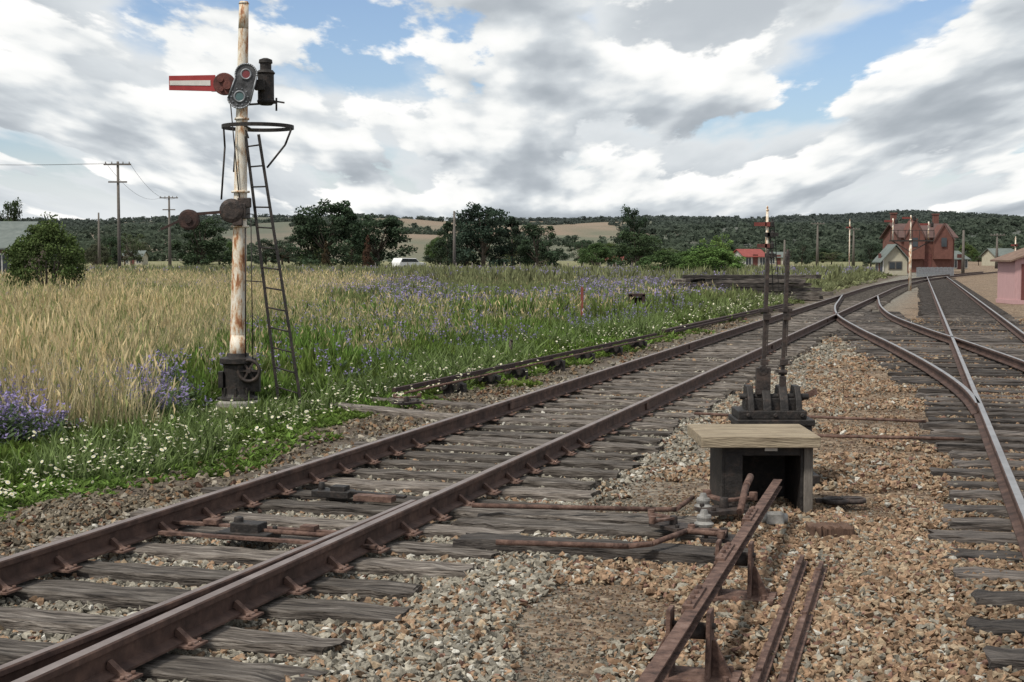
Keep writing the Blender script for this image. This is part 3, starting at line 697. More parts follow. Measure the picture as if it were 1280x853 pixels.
def catmull(P,step=8):
    out=[]
    P=[Vector(p) for p in P]; Q=[P[0]*2-P[1]]+P+[P[-1]*2-P[-2]]
    for i in range(1,len(Q)-2):
        a,b,c,d=Q[i-1],Q[i],Q[i+1],Q[i+2]
        for k in range(step):
            t_=k/step; out.append(.5*((2*b)+(c-a)*t_+(2*a-5*b+4*c-d)*t_*t_+(3*b-a-3*c+d)*t_**3))
    out.append(P[-1]); return out
R1=catmull(R1C); R2=catmull(R2C)
brt=thing('railway_track',(r3(4),4,0),'curving turnout track with polished rail heads on dark timber sleepers','railway track')
bo=brt.location.copy()
for pth in (R1[:62],R2,[(r3(y),y) for y in (3,10,20,40,60,90,115)],[(r3(y)+1.57,y) for y in (3,10,20,40,60,90,115)]):
    mo_rail([Vector((p[0],p[1],0)) for p in pth],RAILSH,brt,bo)
SLD=[sleeper_mesh(2.6,.24,.14,WOODD,i+20) for i in range(10)]
y=3.4; i=0; fm=MB()
def ix(P,Y):
    ps=sorted([(p[1],p[0]) for p in P]); return float(np.interp(Y,[a for a,b in ps],[b for a,b in ps]))
while y<110:
    segs=[]
    if y<32: segs.append((min(r3(y),ix(R1,y) if y>12.3 else 99)-(.42 if y<14 else .5),max(r3(y)+1.57,ix(R2,y) if y>12.3 else 0)+.55))
    else:
        if y<47: segs.append((ix(R1,y)-.5,ix(R2,y)+.55))
        segs.append((r3(y)-.55,r3(y)+2.1))
    for a,b in segs:
        a+=random.uniform(-.14,.1)
        if i<98:
            o=bpy.data.objects.new('sleeper',SLD[i%10]); COL.objects.link(o); o.parent=brt; o.location=((a+b)/2-bo.x,y-bo.y,random.uniform(-.03,-.004)); o.rotation_euler[2]=-.24+random.uniform(-.025,.025); o.rotation_euler[1]=random.uniform(-.004,.004); o.scale=((b-a)/2.6,random.uniform(.85,1.08),1)
        else: fm.box(((a+b)/2-bo.x,y-bo.y,-.065),(b-a,.22,.12),Matrix.Rotation(-.24,3,'Z'))
        i+=1
    y+=.56
o=fm.obj('sleeper',WOODD,brt); o['kind']='stuff'

# ------------------------------------------------------------------ semaphore signal
u=SB.y/F
def S(px,py,y=0): return Vector(((px-298+(508-py)*.009)*u,y,(508-py)*u))
sig=thing('semaphore_signal',SB,'rust-streaked white semaphore signal post with red arm and iron ladder','railway signal')
mb=MB(); mb.lathe((0,0,0),[(.285,-.1),(.285,.06),(.27,.085)],28); mb.obj('concrete_footing',CONC,sig)
mb=MB(); mb.lathe((0,0,.08),[(.26,0),(.26,.03),(.21,.04),(.185,.08),(.175,.14),(.175,.32),(.18,.44),(.225,.46),(.225,.52),(.14,.54),(.13,.58)],24)
for a in range(8): t_=a*math.pi/4; mb.box((math.cos(t_)*.19,math.sin(t_)*.19,.17),(.03,.03,.14),Matrix.Rotation(t_,3,'Z'))
mb.box((.2,-.05,.32),(.16,.12,.26)); mb.box((-.19,-.08,.34),(.06,.12,.2)); mb.obj('base_casting',BLK,sig,bevel=.004)
mb=MB()
NP=14
for k in range(NP):
    a=S(297+9*k/NP,450-442*k/NP); b=S(297+9*(k+1)/NP,450-442*(k+1)/NP); mb.cyl(a,b,.100-.042*k/NP,.100-.042*(k+1)/NP,24,caps=(k in(0,NP-1)))
mb.cyl(S(306,9),S(306,6),.066,.05,20)
for py in (240,283,150,92): p=S(297+9*(450-py)/442,py); mb.cyl(p-Vector((0,0,.012)),p+Vector((0,0,.012)),.112 if py>200 else .09,.112 if py>200 else .09,20)
mb.obj('post',WPAINT,sig)
def sx_(px): return S(px,108).x
mb=MB(); mb.prism([(sx_(217),S(0,116.5).z),(sx_(274),S(0,118).z),(sx_(274),S(0,98).z),(sx_(217),S(0,99).z)],-.17,-.158); arm=mb.obj('signal_arm',RED,sig,bevel=.002)
mb=MB(); mb.prism([(sx_(218),S(0,110.5).z),(sx_(268),S(0,111).z),(sx_(268),S(0,104.5).z),(sx_(218),S(0,105).z)],-.175,-.1705); mb.obj('white_stripe',WHITE,arm)
mb=MB(); c=S(285,109,0)
mb.lathe((c.x,0,c.z),[(.125,-.185),(.135,-.18),(.135,-.14),(.125,-.135)],26,axis='y'); mb.box((c.x-.07,-.15,c.z),(.18,.03,.18))
for dx,dz,r in ((-.04,.05,.035),(.04,-.02,.05),(-.03,-.07,.025)): mb.lathe((c.x+dx,0,c.z+dz),[(r,-.21),(r,-.18)],14,axis='y')
mb.cyl((c.x+.02,-.2,c.z),(S(300,108).x,.12,c.z),.03,.03,12); mb.obj('arm_casting',REDB,sig,bevel=.003)
sp=MB(); c1=S(313,98); c2=S(305,125); pts=[]
for a in range(-30,181,12): pts.append((c1.x+.13*math.cos(math.radians(a+20)),c1.z+.125*math.sin(math.radians(a+20))))
for a in range(190,345,12): pts.append((c2.x+.145*math.cos(math.radians(a+0)),c2.z+.14*math.sin(math.radians(a+0))))
sp.prism(pts,-.235,-.215); spec=sp.obj('spectacle_plate',M('grey_casing',[(.03,.03,.032),(.08,.08,.085),(.15,.15,.155)],10,.6,.3,.3),sig,bevel=.003)
mb=MB(); pts3=[(a,-.238,b) for a,b in pts]; mb.tube(pts3,.011,6,closed=True); mb.torus((c1.x,-.24,c1.z),.058,.012,'y'); mb.torus((c2.x,-.24,c2.z),.062,.012,'y')
for k in range(10):
    a=k*.628; mb.cyl((c2.x+.1*math.cos(a),-.245,c2.z+.1*math.sin(a)),(c2.x+.1*math.cos(a),-.235,c2.z+.1*math.sin(a)),.009,.009,6)
mb.obj('rim',STEELG,spec)
mb=MB(); mb.lathe((c1.x,0,c1.z),[(.05,-.243),(.05,-.238)],18,axis='y'); mb.obj('red_lens',LENSR,spec)
mb=MB(); mb.lathe((c2.x,0,c2.z),[(.05,-.243),(.05,-.238)],18,axis='y'); mb.obj('pale_lens',LENSG,spec)
mb=MB(); c=S(333,110); zb=S(0,130).z; mb.lathe((c.x,0,zb),[(.07,-.03),(.105,0),(.11,.02),(.1,.04),(.1,.34),(.115,.36),(.095,.385),(.07,.40),(.07,.47),(.085,.48),(.08,.52),(.03,.54)],20)
mb.box((c.x-.05,-.12,zb+.2),(.12,.1,.12)); mb.obj('lamp',BLK,sig)
mb=MB(); mb.beam(S(300,133),S(346,130),.05,.02); mb.beam(S(343,128),S(356,130),.02,.02); mb.cyl(S(346,124),S(346,140),.012,.012,8); mb.cyl(S(341,90),S(341,128),.01,.01,8); mb.obj('lamp_bracket',BLK,sig)
hp=S(323,160); mb=MB() 
for k in range(36):
    a0_,a1_=2*math.pi*k/36,2*math.pi*(k+1)/36
    mb.beam((hp.x+.43*math.cos(a0_),.43*math.sin(a0_),hp.z),(hp.x+.43*math.cos(a1_),.43*math.sin(a1_),hp.z),.015,.045)
mb.tube([(hp.x+.42,-.05,hp.z-.02),(hp.x+.34,-.05,hp.z-.22),(hp.x+.12,-.08,hp.z-.5)],.013); mb.tube([(hp.x-.40,-.1,hp.z),S(284,185,-.1),S(279,250,-.08)],.012); mb.tube([(hp.x-.3,.2,hp.z),S(292,215,.05)],.012)
mb.beam((hp.x-.1,-.42,hp.z-.01),(hp.x-.12,.42,hp.z-.01),.03,.012); mb.obj('safety_hoop',BLK,sig)
mb=MB(); a0,a1=S(350,508,-.05),S(309,172,-.05); b0,b1=S(382,516,-.22),S(326,170,-.12)
mb.beam(a0,a1,.035,.014); mb.beam(b0,b1,.035,.014)
for k in range(1,14): t_=k/13.5; mb.cyl(a0.lerp(a1,t_),b0.lerp(b1,t_),.010,.010,8)
mb.obj('ladder',BLK,sig)
for py,xx in ((268,318),(352,330)): mb=MB(); mb.beam(S(298,py-2),S(xx,py,-.05),.03,.012); mb.obj('ladder_stay',BLK,sig)
mb=MB(); mb.beam(S(300,140),S(312,174,-.05),.03,.012); mb.obj('ladder_stay',BLK,sig)
mb=MB(); c=S(298,264); mb.lathe((c.x-.05,0,c.z),[(.10,-.18),(.15,-.16),(.15,-.1),(.1,-.08)],20,axis='y'); mb.box((c.x,0,c.z),(.25,.3,.19)); mb.box((c.x+.1,-.1,c.z+.1),(.16,.08,.12)); mb.box((c.x+.02,-.12,c.z-.13),(.12,.08,.1)); mb.obj('pivot_bracket',DKIRON,sig,bevel=.012)
mb=MB(); mb.beam(S(206,287,-.16),S(240,271,-.16),.02,.028); mb.beam(S(235,269,-.16),S(302,264,-.16),.02,.036); q=S(241,275); mb.lathe((q.x,0,q.z),[(.10,-.22),(.125,-.21),(.125,-.12),(.10,-.11)],24,axis='y'); mb.lathe((q.x,0,q.z),[(.045,-.24),(.045,-.2)],14,axis='y'); mb.obj('counterweight_lever',RUSTD,sig)
mb=MB(); mb.cyl(S(309,285,-.1),S(309,445,-.1),.009,.009,6); mb.cyl(S(316,275,-.1),S(318,450,-.1),.007,.007,6); mb.cyl(S(303,262,-.1),S(290,120,-.1),.008,.008,6); mb.obj('operating_rod',BLK,sig)
mb=MB(); c=S(314,462); mb.torus((c.x,-.16,c.z),.13,.022,'y') 
for a in range(3): t_=a*math.pi/3; mb.beam((c.x-.13*math.cos(t_),-.16,c.z-.13*math.sin(t_)),(c.x+.13*math.cos(t_),-.16,c.z+.13*math.sin(t_)),.02,.025)
mb.cyl((c.x,-.2,c.z),(c.x,.0,c.z),.03,.03,12); mb.obj('wire_wheel',DKIRON,sig)

# ------------------------------------------------------------------ small signals far
def small_signal(X,Y,H,label,arms,lad=True):
    e=thing('semaphore_signal',(X,Y,-.05),label,'railway signal','small signals along the line'); mb=MB(); mb.cyl((0,0,0),(0,0,H),.08,.05,12); mb.lathe((0,0,H),[(.07,0),(.07,.04),(.03,.08),(.05,.13),(.0,.22)],10); mb.obj('post',WPAINT,e)
    for z,dx,m_,aw in arms:
        mb=MB(); mb.box((dx,-.12,z),(aw,.02,.15)); mb.box((0,-.1,z),(.2,.06,.18)); mb.obj('signal_arm',m_,e)
        mb=MB(); mb.lathe((.2,-.08,z-.12),[(.06,0),(.08,.03),(.08,.2),(.04,.26),(.04,.32)],10); mb.box((.1,-.06,z-.1),(.2,.04,.04)); mb.obj('lamp',BLK,e)
    if lad:
        mb=MB(); mb.beam((.35,.3,0),(.12,.1,H*.85),.03,.03); mb.beam((.6,.3,0),(.3,.1,H*.85),.03,.03)
        for k in range(1,12): t_=k/12; mb.beam((.35-.23*t_,.3-.2*t_,H*.85*t_),(.6-.3*t_,.3-.2*t_,H*.85*t_),.02,.02)
        mb.obj('ladder',BLK,e)
    return e
small_signal(xat(958,58),58,zat(262,58),'small white signal post with short arms and lamps beside the line',[(zat(279,58),-.3,REDD,.5),(zat(292,58),.22,BLK,.45),(zat(306,58),-.22,REDB,.4),(zat(318,58),.18,BLK,.4)])
bx,by=xat(1137,76),76; e=thing('bracket_signal',(bx,by,-.05),'slim bracket signal with twin dolls and red arms','railway signal')
mb=MB(); mb.cyl((0,0,0),(0,0,zat(298,76)),.085,.07,12); mb.obj('post',WPAINT,e)
zb=zat(300,76); mb=MB(); mb.beam((-1.1,0,zb),(1.2,0,zb),.3,.08); mb.beam((-1.0,0,zb),(0,0,zb-.6),.05,.05); mb.beam((1.1,0,zb),(0,0,zb-.6),.05,.05)
for xx in np.linspace(-1.1,1.2,7): mb.beam((xx,-.15,zb),(xx,-.15,zb+.55),.03,.03)
mb.beam((-1.1,-.15,zb+.55),(1.2,-.15,zb+.55),.03,.03); mb.obj('platform',DKIRON,e)
for xx,tp in ((-.95,272),(.0,268),(.95,276)):
    mb=MB(); mb.cyl((xx,0,zb),(xx,0,zat(tp,76)),.045,.035,10); mb.obj('doll_post',WPAINT,e)
    mb=MB(); mb.box((xx-.27,-.1,zat(tp,76)-.15),(.45,.03,.11)); mb.obj('signal_arm',REDD,e)
    mb=MB(); mb.lathe((xx+.15,-.1,zat(tp,76)-.3),[(.06,0),(.09,.03),(.09,.2),(.05,.28)],10); mb.obj('lamp',BLK,e)
for px,Y,tp in ((1061,150,276),(1268,120,298)):
    small_signal(xat(px,Y),Y,zat(tp,Y),'distant slim signal post beside the yard',[(zat(tp+8,Y),-.2,REDD,.45)],False)

# ------------------------------------------------------------------ cabinet & lever frame
cab=thing('rodding_cabinet',(1.85,10.5,-.05),'open-fronted black metal cabinet with pale timber lid over point rodding','cabinet')
mb=MB(); mb.box((-.325,0,.25),(.02,.62,.5)); mb.box((0,.3,.25),(.63,.02,.5)); mb.box((.245,0,.25),(.02,.6,.5)); mb.box((-.04,-.29,.46),(.55,.02,.08)); mb.box((-.25,-.3,.22),(.13,.015,.44)); mb.obj('wall',BLK,cab,bevel=.003)
mb=MB(); mb.box((.29,-.27,.245),(.065,.09,.49)); mb.box((.31,0,.245),(.03,.5,.49)); mb.obj('corner_post',WOODP,cab,bevel=.006)
mb=MB()
for k in range(3): mb.box((-.07,-.28+.265*k,.53),(.86+random.uniform(-.012,.012),.258,.08))
mb.obj('lid',WOODL,cab,bevel=.008)
mb=MB(); mb.box((.02,-.303,.465),(.09,.004,.022)); mb.obj('name_plate',WHITE,cab)

LX,LY=2.15,11.75
lf=thing('lever_frame',(LX,LY,-.05),'black cast iron ground lever frame with two tall upright levers','lever frame')
mb=MB()
mb.box((0,0,.04),(.7,.6,.08)) 
for xx in(-.28,.28): mb.prism([(-.28,.08),(.28,.08),(.2,.5),(-.2,.5)],xx-.02,xx+.02,plane='yz')
mb.box((0,-.2,.28),(.54,.03,.42)); mb.box((0,0,.5),(.64,.46,.05)); mb.box((-.02,0,.56),(.56,.38,.07))
for xx,wd_ in((-.19,.05),(-.06,.07),(.08,.07),(.2,.05)):
    mb.prism([(-.18,.59),(.18,.59),(.15,.68),(.07,.79),(-.07,.79),(-.15,.68)],xx-wd_/2,xx+wd_/2,plane='yz')
mb.box((0,-.03,.64),(.46,.16,.1)); mb.cyl((-.27,-.05,.7),(.3,-.05,.7),.025,.025,10)
for xx in(-.22,.0,.22): mb.cyl((xx,-.19,.56),(xx,-.215,.56),.02,.02,8)
mb.obj('frame_casting',BLK,lf,bevel=.008)
mb=MB(); mb.beam((.24,.1,.66),(.37,-.02,.74),.03,.05); mb.obj('tail_bar',RUST,lf)
def lever(x0,x1,blk):
    mb=MB(); b=Vector((x0,0,.66)); tpt=Vector((x1,0,1.90)) 
    mb.beam(b,b.lerp(tpt,.62),.03,.034,up=Vector((0,1,0))); mb.beam(b.lerp(tpt,.6),b.lerp(tpt,.97),.03,.052,up=Vector((0,1,0)))
    mb.beam(b.lerp(tpt,.3)+Vector((.021,-.02,0)),b.lerp(tpt,.62)+Vector((.021,-.02,0)),.010,.010)
    mb.box(b.lerp(tpt,.605),(.11,.05,.03)); mb.box(b.lerp(tpt,.59)+Vector((.01,-.02,-.035)),(.06,.04,.05)); mb.box(b.lerp(tpt,.26)+Vector((0.005,-.01,0)),(.06,.05,.05))
    mb.cyl(b.lerp(tpt,.96),b.lerp(tpt,1.01),.020,.012,8)
    if blk: mb.box(b+Vector((-.005,-.06,.17)),(.115,.07,.22)); mb.cyl(b+Vector((-.01,-.1,.26)),b+Vector((-.01,-.06,.26)),.04,.04,12)
    else: mb.box(b+Vector((0,-.05,.16)),(.05,.05,.1)); mb.cyl(b+Vector((-.035,-.04,.24)),b+Vector((.035,-.04,.24)),.022,.022,8)
    return mb.obj('lever',DKIRON,lf,bevel=.003)
lever(-.075,-.04,True); lever(.085,.125,False)

# ------------------------------------------------------------------ rodding
A0,A1=G(968,604,.24),G(783,885,.24)
rod=thing('point_rodding',(A1.x,A1.y,0),'long rusty channel iron point rodding running from the cabinet','point rodding')
mb=MB(); d=(A0-A1).normalized(); sdv=Vector((d.y,-d.x,0)); ro=Vector((A1.x,A1.y,0))
mb.beam(A1-ro,A0-ro,.012,.055); mb.beam(A1-ro+sdv*.028+Vector((0,0,.024)),A0-ro+sdv*.028+Vector((0,0,.024)),.05,.008); mb.beam(A1-ro+sdv*.028-Vector((0,0,.024)),A0-ro+sdv*.028-Vector((0,0,.024)),.05,.008)
for t_ in(.3,.5,.72): 
    p=A1.lerp(A0,t_)-ro; mb.beam(p-d*.2-sdv*.014,p+d*.2-sdv*.014,.014,.06); mb.beam(p-d*.2+Vector((0,0,.034)),p+d*.2+Vector((0,0,.034)),.05,.012)
    for q in(-.15,-.05,.05,.15): mb.cyl(p+d*q-sdv*.035,p+d*q+sdv*.03,.014,.014,6); mb.cyl(p+d*q+Vector((0,0,.03)),p+d*q+Vector((0,0,.055)),.012,.012,6)
mb.obj('channel_rod',RUST,rod)
mb=MB(); p0=G(938,596,.3)-ro; p1=G(925,640,.16)-ro; mb.tube([p0,p0.lerp(p1,.5)+Vector((0,-.02,.05)),p1],.024,10); mb.obj('bent_pipe',RUST,rod)
def stand(P,ang,label):
    e=thing('roller_stand',(P.x,P.y,-.06),label,'roller stand','roller stands carrying the rodding',ang); mb=MB()
    mb.box((0.02,0,.03),(.42,.22,.025)) 
    for xx in(-.075,.1): mb.prism([(-.09,.04),(.09,.04),(.05,.33),(-.05,.33)],xx-.010,xx+.010,plane='yz')
    mb.prism([(-.18,.04),(-.09,.04),(-.085,.2),(-.1,.2)],-.01,.01); mb.prism([(.11,.04),(.2,.04),(.125,.2),(.11,.2)],-.01,.01)
    for xx,yy in((-.15,-.08),(-.15,.08),(.18,-.08),(.18,.08)): mb.cyl((xx,yy,.04),(xx,yy,.065),.016,.016,6)
    mb.obj('bracket',RUST,e,bevel=.003); mb=MB(); mb.cyl((-.1,0,.26),(.125,0,.26),.014,.014,8); mb.cyl((-.05,0,.23),(.08,0,.23),.032,.032,14); mb.obj('roller',DKIRON,e); return e
angr=math.atan2(-d.x,d.y)
for t_ in (.26,.56): P=A1.lerp(A0,t_); stand(P,angr,'rusty roller stand carrying the channel rod')
def bar(name,p0,p1,w_,h_,mat,label,cat,extra=None):
    o=Vector((p0[0],p0[1],0)); e=MB(); e.beam(Vector(p0)-o,Vector(p1)-o,w_,h_) 
    if extra: extra(e,o)
    ob=e.obj(name,mat,loc=o,bevel=min(w_,h_)*.12); return tag(ob,label,cat)
def flan(p0,p1):
    def fn(e,o):
        a,b=Vector(p0)-o,Vector(p1)-o; e.beam(a-Vector((0,0,.02)),b-Vector((0,0,.02)),.07,.012)
        for t_ in (.1,.5,.9): c=a.lerp(b,t_); e.cyl(c,c+Vector((0,0,.035)),.014,.014,6)
    return fn
for a,b in (((1003,698),(940,868)),((1027,706),(975,868))):
    p0,p1=G(*a,-.01),G(*b,-.01); bar('scrap_iron_bar',p0,p1,.025,.045,RUST,'rusty flanged iron bar lying loose on the ballast','iron bar',flan(p0,p1))
def timber(p0,p1,w_,h_,mat,label):
    p0=Vector(p0);p1=Vector(p1);Ln=(p1-p0).length; me=sleeper_mesh(Ln,w_,h_,mat,random.randint(0,999)); o=bpy.data.objects.new('timber_beam',me); COL.objects.link(o)
    c=(p0+p1)/2; o.location=c; o.rotation_euler[2]=math.atan2(p1.y-p0.y,p1.x-p0.x); return tag(o,label,'timber beam','timber beams carrying the point gear')
timber(G(560,634,.015),G(885,650,.015),.28,.12,WOODS,'long weathered grey timber extending beyond the sleepers')
timber(G(570,648,.012),G(890,664,.012),.27,.12,WOODS,'long weathered grey timber extending beyond the sleepers')
timber(G(575,668,.035),G(942,690,.035),.27,.17,WOODD,'long dark timber carrying cranks beside the cabinet')
timber(G(380,502,.0),G(600,520,.03),.28,.12,WOODS,'short weathered timber beside the signal base')
timber(G(430,494,.0),G(610,505,.02),.26,.12,WOODS,'grey timber under the rodding crank')
timber(G(1010,655,0.03),G(1065,655,.03),.18,.14,M('brown_block',[(.06,.035,.025),(.14,.085,.06)],8),'short brown timber block on the ballast')
def pipe(name,pts,r,mat,label,cat):
    o=Vector((pts[0][0],pts[0][1],0)); m_=MB(); m_.tube([Vector(p)-o for p in pts],r,10); return tag(m_.obj(name,mat,loc=o),label,cat)
pipe('stretcher_rod',[G(590,632,.07),G(820,637,.07),G(845,637,.08),G(866,622,.1)],.017,RUST,'rusty rod linking the points with the cabinet','rod')
pipe('stretcher_rod',[G(620,678,.07),G(785,683,.07),G(815,680,.08),G(858,664,.1),G(900,668,.1)],.017,RUST,'rusty cranked rod bolted across the timbers','rod')
pipe('stretcher_rod',[G(1005,521,.06),G(1158,527,.06)],.016,RUST,'thin rusty rod running across the ballast','rod')
pipe('stretcher_rod',[G(1022,545,.05),G(1205,549,.05)],.017,RUST,'thin rusty rod running toward the turnout','rod')
pipe('stretcher_rod',[G(868,517,.06),G(930,520,.06)],.016,RUST,'short rusty rod beside the lever frame','rod')
def crank(P,ang,label,sc_=1):
    e=thing('crank',(P.x,P.y,P.z),label,'crank','angle cranks of the point gear',ang); e.scale=(sc_,)*3; mb=MB(); mb.box((0,0,.015),(.34,.24,.03)); mb.cyl((0,0,.03),(0,0,.1),.035,.03,12)
    for xx,yy in((-.13,-.08),(-.13,.08),(.13,-.08),(.13,.08)): mb.cyl((xx,yy,.03),(xx,yy,.055),.018,.018,6)
    mb.obj('base_plate',DKIRON,e,bevel=.003); mb=MB(); mb.beam((0,0,.08),(.26,.02,.08),.055,.02); mb.beam((0,0,.08),(0,.24,.08),.055,.02); mb.cyl((.25,.02,.06),(.25,.02,.12),.03,.03,10); mb.cyl((0,.23,.06),(0,.23,.12),.03,.03,10); mb.obj('crank_arm',RUST,e,bevel=.003)
crank(G(905,640,.03),.4,'iron angle crank on timber beside the cabinet'); crank(G(905,676,.04),2.9,'rusty angle crank bolted to dark timber',.8); crank(G(842,660,.04),2.2,'rusty angle crank bolted to dark timber',.8); crank(G(508,505,.03),.8,'iron crank at the end of the rodding run',.9)
def ins(P,label):
    mb=MB(); mb.lathe((0,0,0),[(.06,0),(.066,.02),(.045,.035),(.05,.06),(.045,.075),(.03,.08),(.02,.11)],18); tag(mb.obj('pulley_cap',PORC,loc=P,bevel=.002),label,'fitting','pale caps on the point gear')
ins(G(879,636,.04),'round dull metal cap beside the cabinet'); ins(G(880,658,.04),'round dull metal cap on timber')
mb=MB(); mb.box((0,0,.04),(.12,.1,.08)); mb.cyl((-.09,0,.04),(.09,0,.04),.035,.035,14); tag(mb.obj('stone_fitting',PORC,loc=G(968,655,-.03),bevel=.01),'pale block fitting beneath the channel rod','fitting')
mb=MB() 
mb.torus((0,0,0),.09,.02,'z',24,8); mb.torus((.13,.02,0),.08,.02,'z',24,8); mb.beam((-.15,0,0),(.2,0,.01),.03,.03); tag(mb.obj('iron_shackle',DKIRON,loc=G(1045,626,-.0)),'black iron shackle lying beside the cabinet','shackle')

P=track_pt(-.05,9.0); e=thing('point_lock',(P.x,P.y,0),'black iron point lock with stretcher bars between the rails','point lock',rotz=ANG)
mb=MB(); mb.box((-.05,0,.03),(.36,.2,.05)); mb.box((-.05,0,.08),(.2,.13,.06)); mb.cyl((-.12,0,.08),(-.12,0,.14),.035,.03,12)
for xx in(-.2,.1): mb.cyl((xx,.07,.05),(xx,.07,.08),.018,.018,6)
mb.obj('lock_casting',BLK,e,bevel=.006)
mb=MB(); mb.beam((-.72,.16,.045),(.72,.16,.045),.05,.018); mb.beam((-.6,-.16,.04),(.9,-.16,.04),.045,.018); mb.cyl((-.1,0,.06),(.75,.02,.05),.016,.016,8)
mb.box((.3,.16,.065),(.1,.08,.03)); mb.box((-.4,.16,.065),(.1,.08,.03)); mb.obj('stretcher_bar',RUST,e)
P=track_pt(-.25,10.6); e=thing('detector',(P.x,P.y,0),'black iron detector slide on the sleepers','point gear',rotz=ANG); mb=MB(); mb.box((0,0,.03),(.3,.16,.05)); mb.box((.05,0,.07),(.12,.1,.04)); mb.cyl((-.1,.0,.05),(-.1,0,.11),.03,.02,10); mb.beam((.1,0,.05),(.6,-.05,.04),.05,.02); mb.obj('slide_casting',BLK,e,bevel=.005)
mb=MB(); mb.box((.4,-.16,.04),(.3,.1,.04)); mb.obj('slide_bar',RUST,e)
p0,p1=G(492,488,.17),G(820,418,.15); o=Vector((p0.x,p0.y,0)); e=thing('point_rodding',o,'low rusty rodding run on black rollers beside the track','point rodding')
mb=MB(); mb.beam(p0-o,p1-o,.05,.05); mb.obj('channel_rod',RUSTD,e)
mb=MB(); dd_=(p1-p0).normalized(); n3=Vector((dd_.y,-dd_.x,0)); mb.tube([p0-o+n3*.15-Vector((0,0,.03)),p1-o+n3*.15-Vector((0,0,.03))],.016,8); mb.obj('second_rod',RUST,e)
for t_ in (.14,.24,.33,.47,.6,.74,.88):
    P=p0.lerp(p1,t_); e2=thing('roller_stand',(P.x,P.y,-.06),'black roller stand under the trackside rodding','roller stand','trackside roller stands',ANG); mb=MB(); mb.box((.05,0,.08),(.3,.14,.15)); mb.cyl((-.08,-.12,.14),(-.08,.12,.14),.075,.075,12); mb.cyl((.1,-.1,.12),(.1,.1,.12),.06,.06,12); mb.obj('bracket',BLK,e2,bevel=.01)
p0,p1=G(830,414,.06),G(985,380,.06); o=Vector((p0.x,p0.y,0)); mb=MB(); mb.beam(p0-o,p1-o,.12,.07); mb.beam(p0-o+Vector((.2,0,-.02)),p1-o+Vector((.2,0,-.02)),.05,.05); tag(mb.obj('point_rodding',RUSTD,loc=o),'low rusty rodding trunk beside the track','point rodding')

P=G(727,407,-.05); mb=MB(); hh=1.0; mb.beam((0,0,-.05),(0.01,0,hh),.07,.07); mb.prism([(-.035,hh),(.045,hh),(.005,hh+.05)],-.035,.035); tag(mb.obj('marker_post',M('marker_red',[(.16,.05,.04),(.25,.07,.055)],6),loc=P),'short dark red wooden marker post in the grass','post')
P=G(796,396,-.05); mb=MB(); k=P.y/F 
mb.box((-8*k,0,14*k),(4*k,.3,28*k)); mb.box((8*k,0,14*k),(4*k,.3,28*k)); mb.box((0,0,27*k),(20*k,.3,4*k)); mb.box((0,.1,13*k),(16*k,.03,22*k)); tag(mb.obj('rusty_box',RUSTD,loc=P,bevel=.01),'rusty open iron box standing in the grass','box')
for px,py,h_ in ((638,451,.6),(700,360,1.0),(478,352,1.1)):
    P=G(px,py,-.05); mb=MB(); mb.cyl((0,0,0),(0.01,0,h_*.6),.035,.03,8); mb.cyl((0.01,0,h_*.6),(.02,0,h_*.63),.045,.03,8); tag(mb.obj('stake',DKIRON,loc=P),'thin dark stake standing in the field','stake')

so=Vector((xat(938,60),60,-.05)) 
for row in range(6):
    for k in range(5 if row<5 else 3):
        Ln=random.uniform(4.0,5.6); me=sleeper_mesh(Ln,.2,.15,random.choice([WOODS,WOODD,WOODD]),random.randint(0,9999)); o=bpy.data.objects.new('stacked_timber',me); COL.objects.link(o)
        o.location=(so.x+random.uniform(-.8,.8)-(.08*row),so.y+k*.3-.6,.14+row*.175); o.rotation_euler[2]=random.uniform(-.04,.04); tag(o,'long weathered timber in a trackside stack','timber','timbers stacked beside the line')
for k in (-1.9,-.2,1.6):
    me=sleeper_mesh(1.7,.2,.13,WOODD,int(k*10)+50); o=bpy.data.objects.new('stack_bearer',me); COL.objects.link(o); o.location=(so.x+k,so.y,-.0); o.rotation_euler[2]=math.pi/2; tag(o,'dark timber bearer under the stack','timber','timbers stacked beside the line')

# ------------------------------------------------------------------ poles
def pole(px,Y,top,arms=1,label='weathered telegraph pole with crossarm and insulators'):
    X=xat(px,Y); H=zat(top,Y)+.05; e=thing('telegraph_pole',(X,Y,-.05),label,'telegraph pole','telegraph poles in the fields'); mb=MB(); mb.cyl((0,0,-.1),(0,0,H),.14*Y/110 if Y>110 else .14,.1,10); mb.obj('pole',WOODP,e)
    if arms:
        for a in range(arms): mb=MB(); mb.box((0,-.14,H-.25-a*1.4),(2.2 if a==0 else 1.5,.1,.12)); mb.obj('crossarm',WOODP,e)
        for xx in(-.95,-.45,.45,.95): mb=MB(); mb.lathe((xx,-.14,H-.19),[(.04,0),(.06,.04),(.04,.12),(.05,.16)],8); mb.obj('insulator',PORC,e)
pole(150,115,202,2); pole(213,170,245,2); pole(125,185,266,0,'plain slim timber pole'); pole(568,150,264,0,'slim grey pole at the field edge'); pole(1203,140,288,0,'slim pale pole near the station'); pole(1021,230,278,1); pole(1066,260,285,1); pole(980,180,300,0,'slim pale pole near the yard'); pole(1245,210,292,1); pole(685,260,292,0,'slim grey pole among trees')
a=Vector((xat(150,115),115,zat(204,115))); b=Vector((xat(213,170),170,zat(247,170))); c=Vector((-60,75,zat(204,115)+.5))
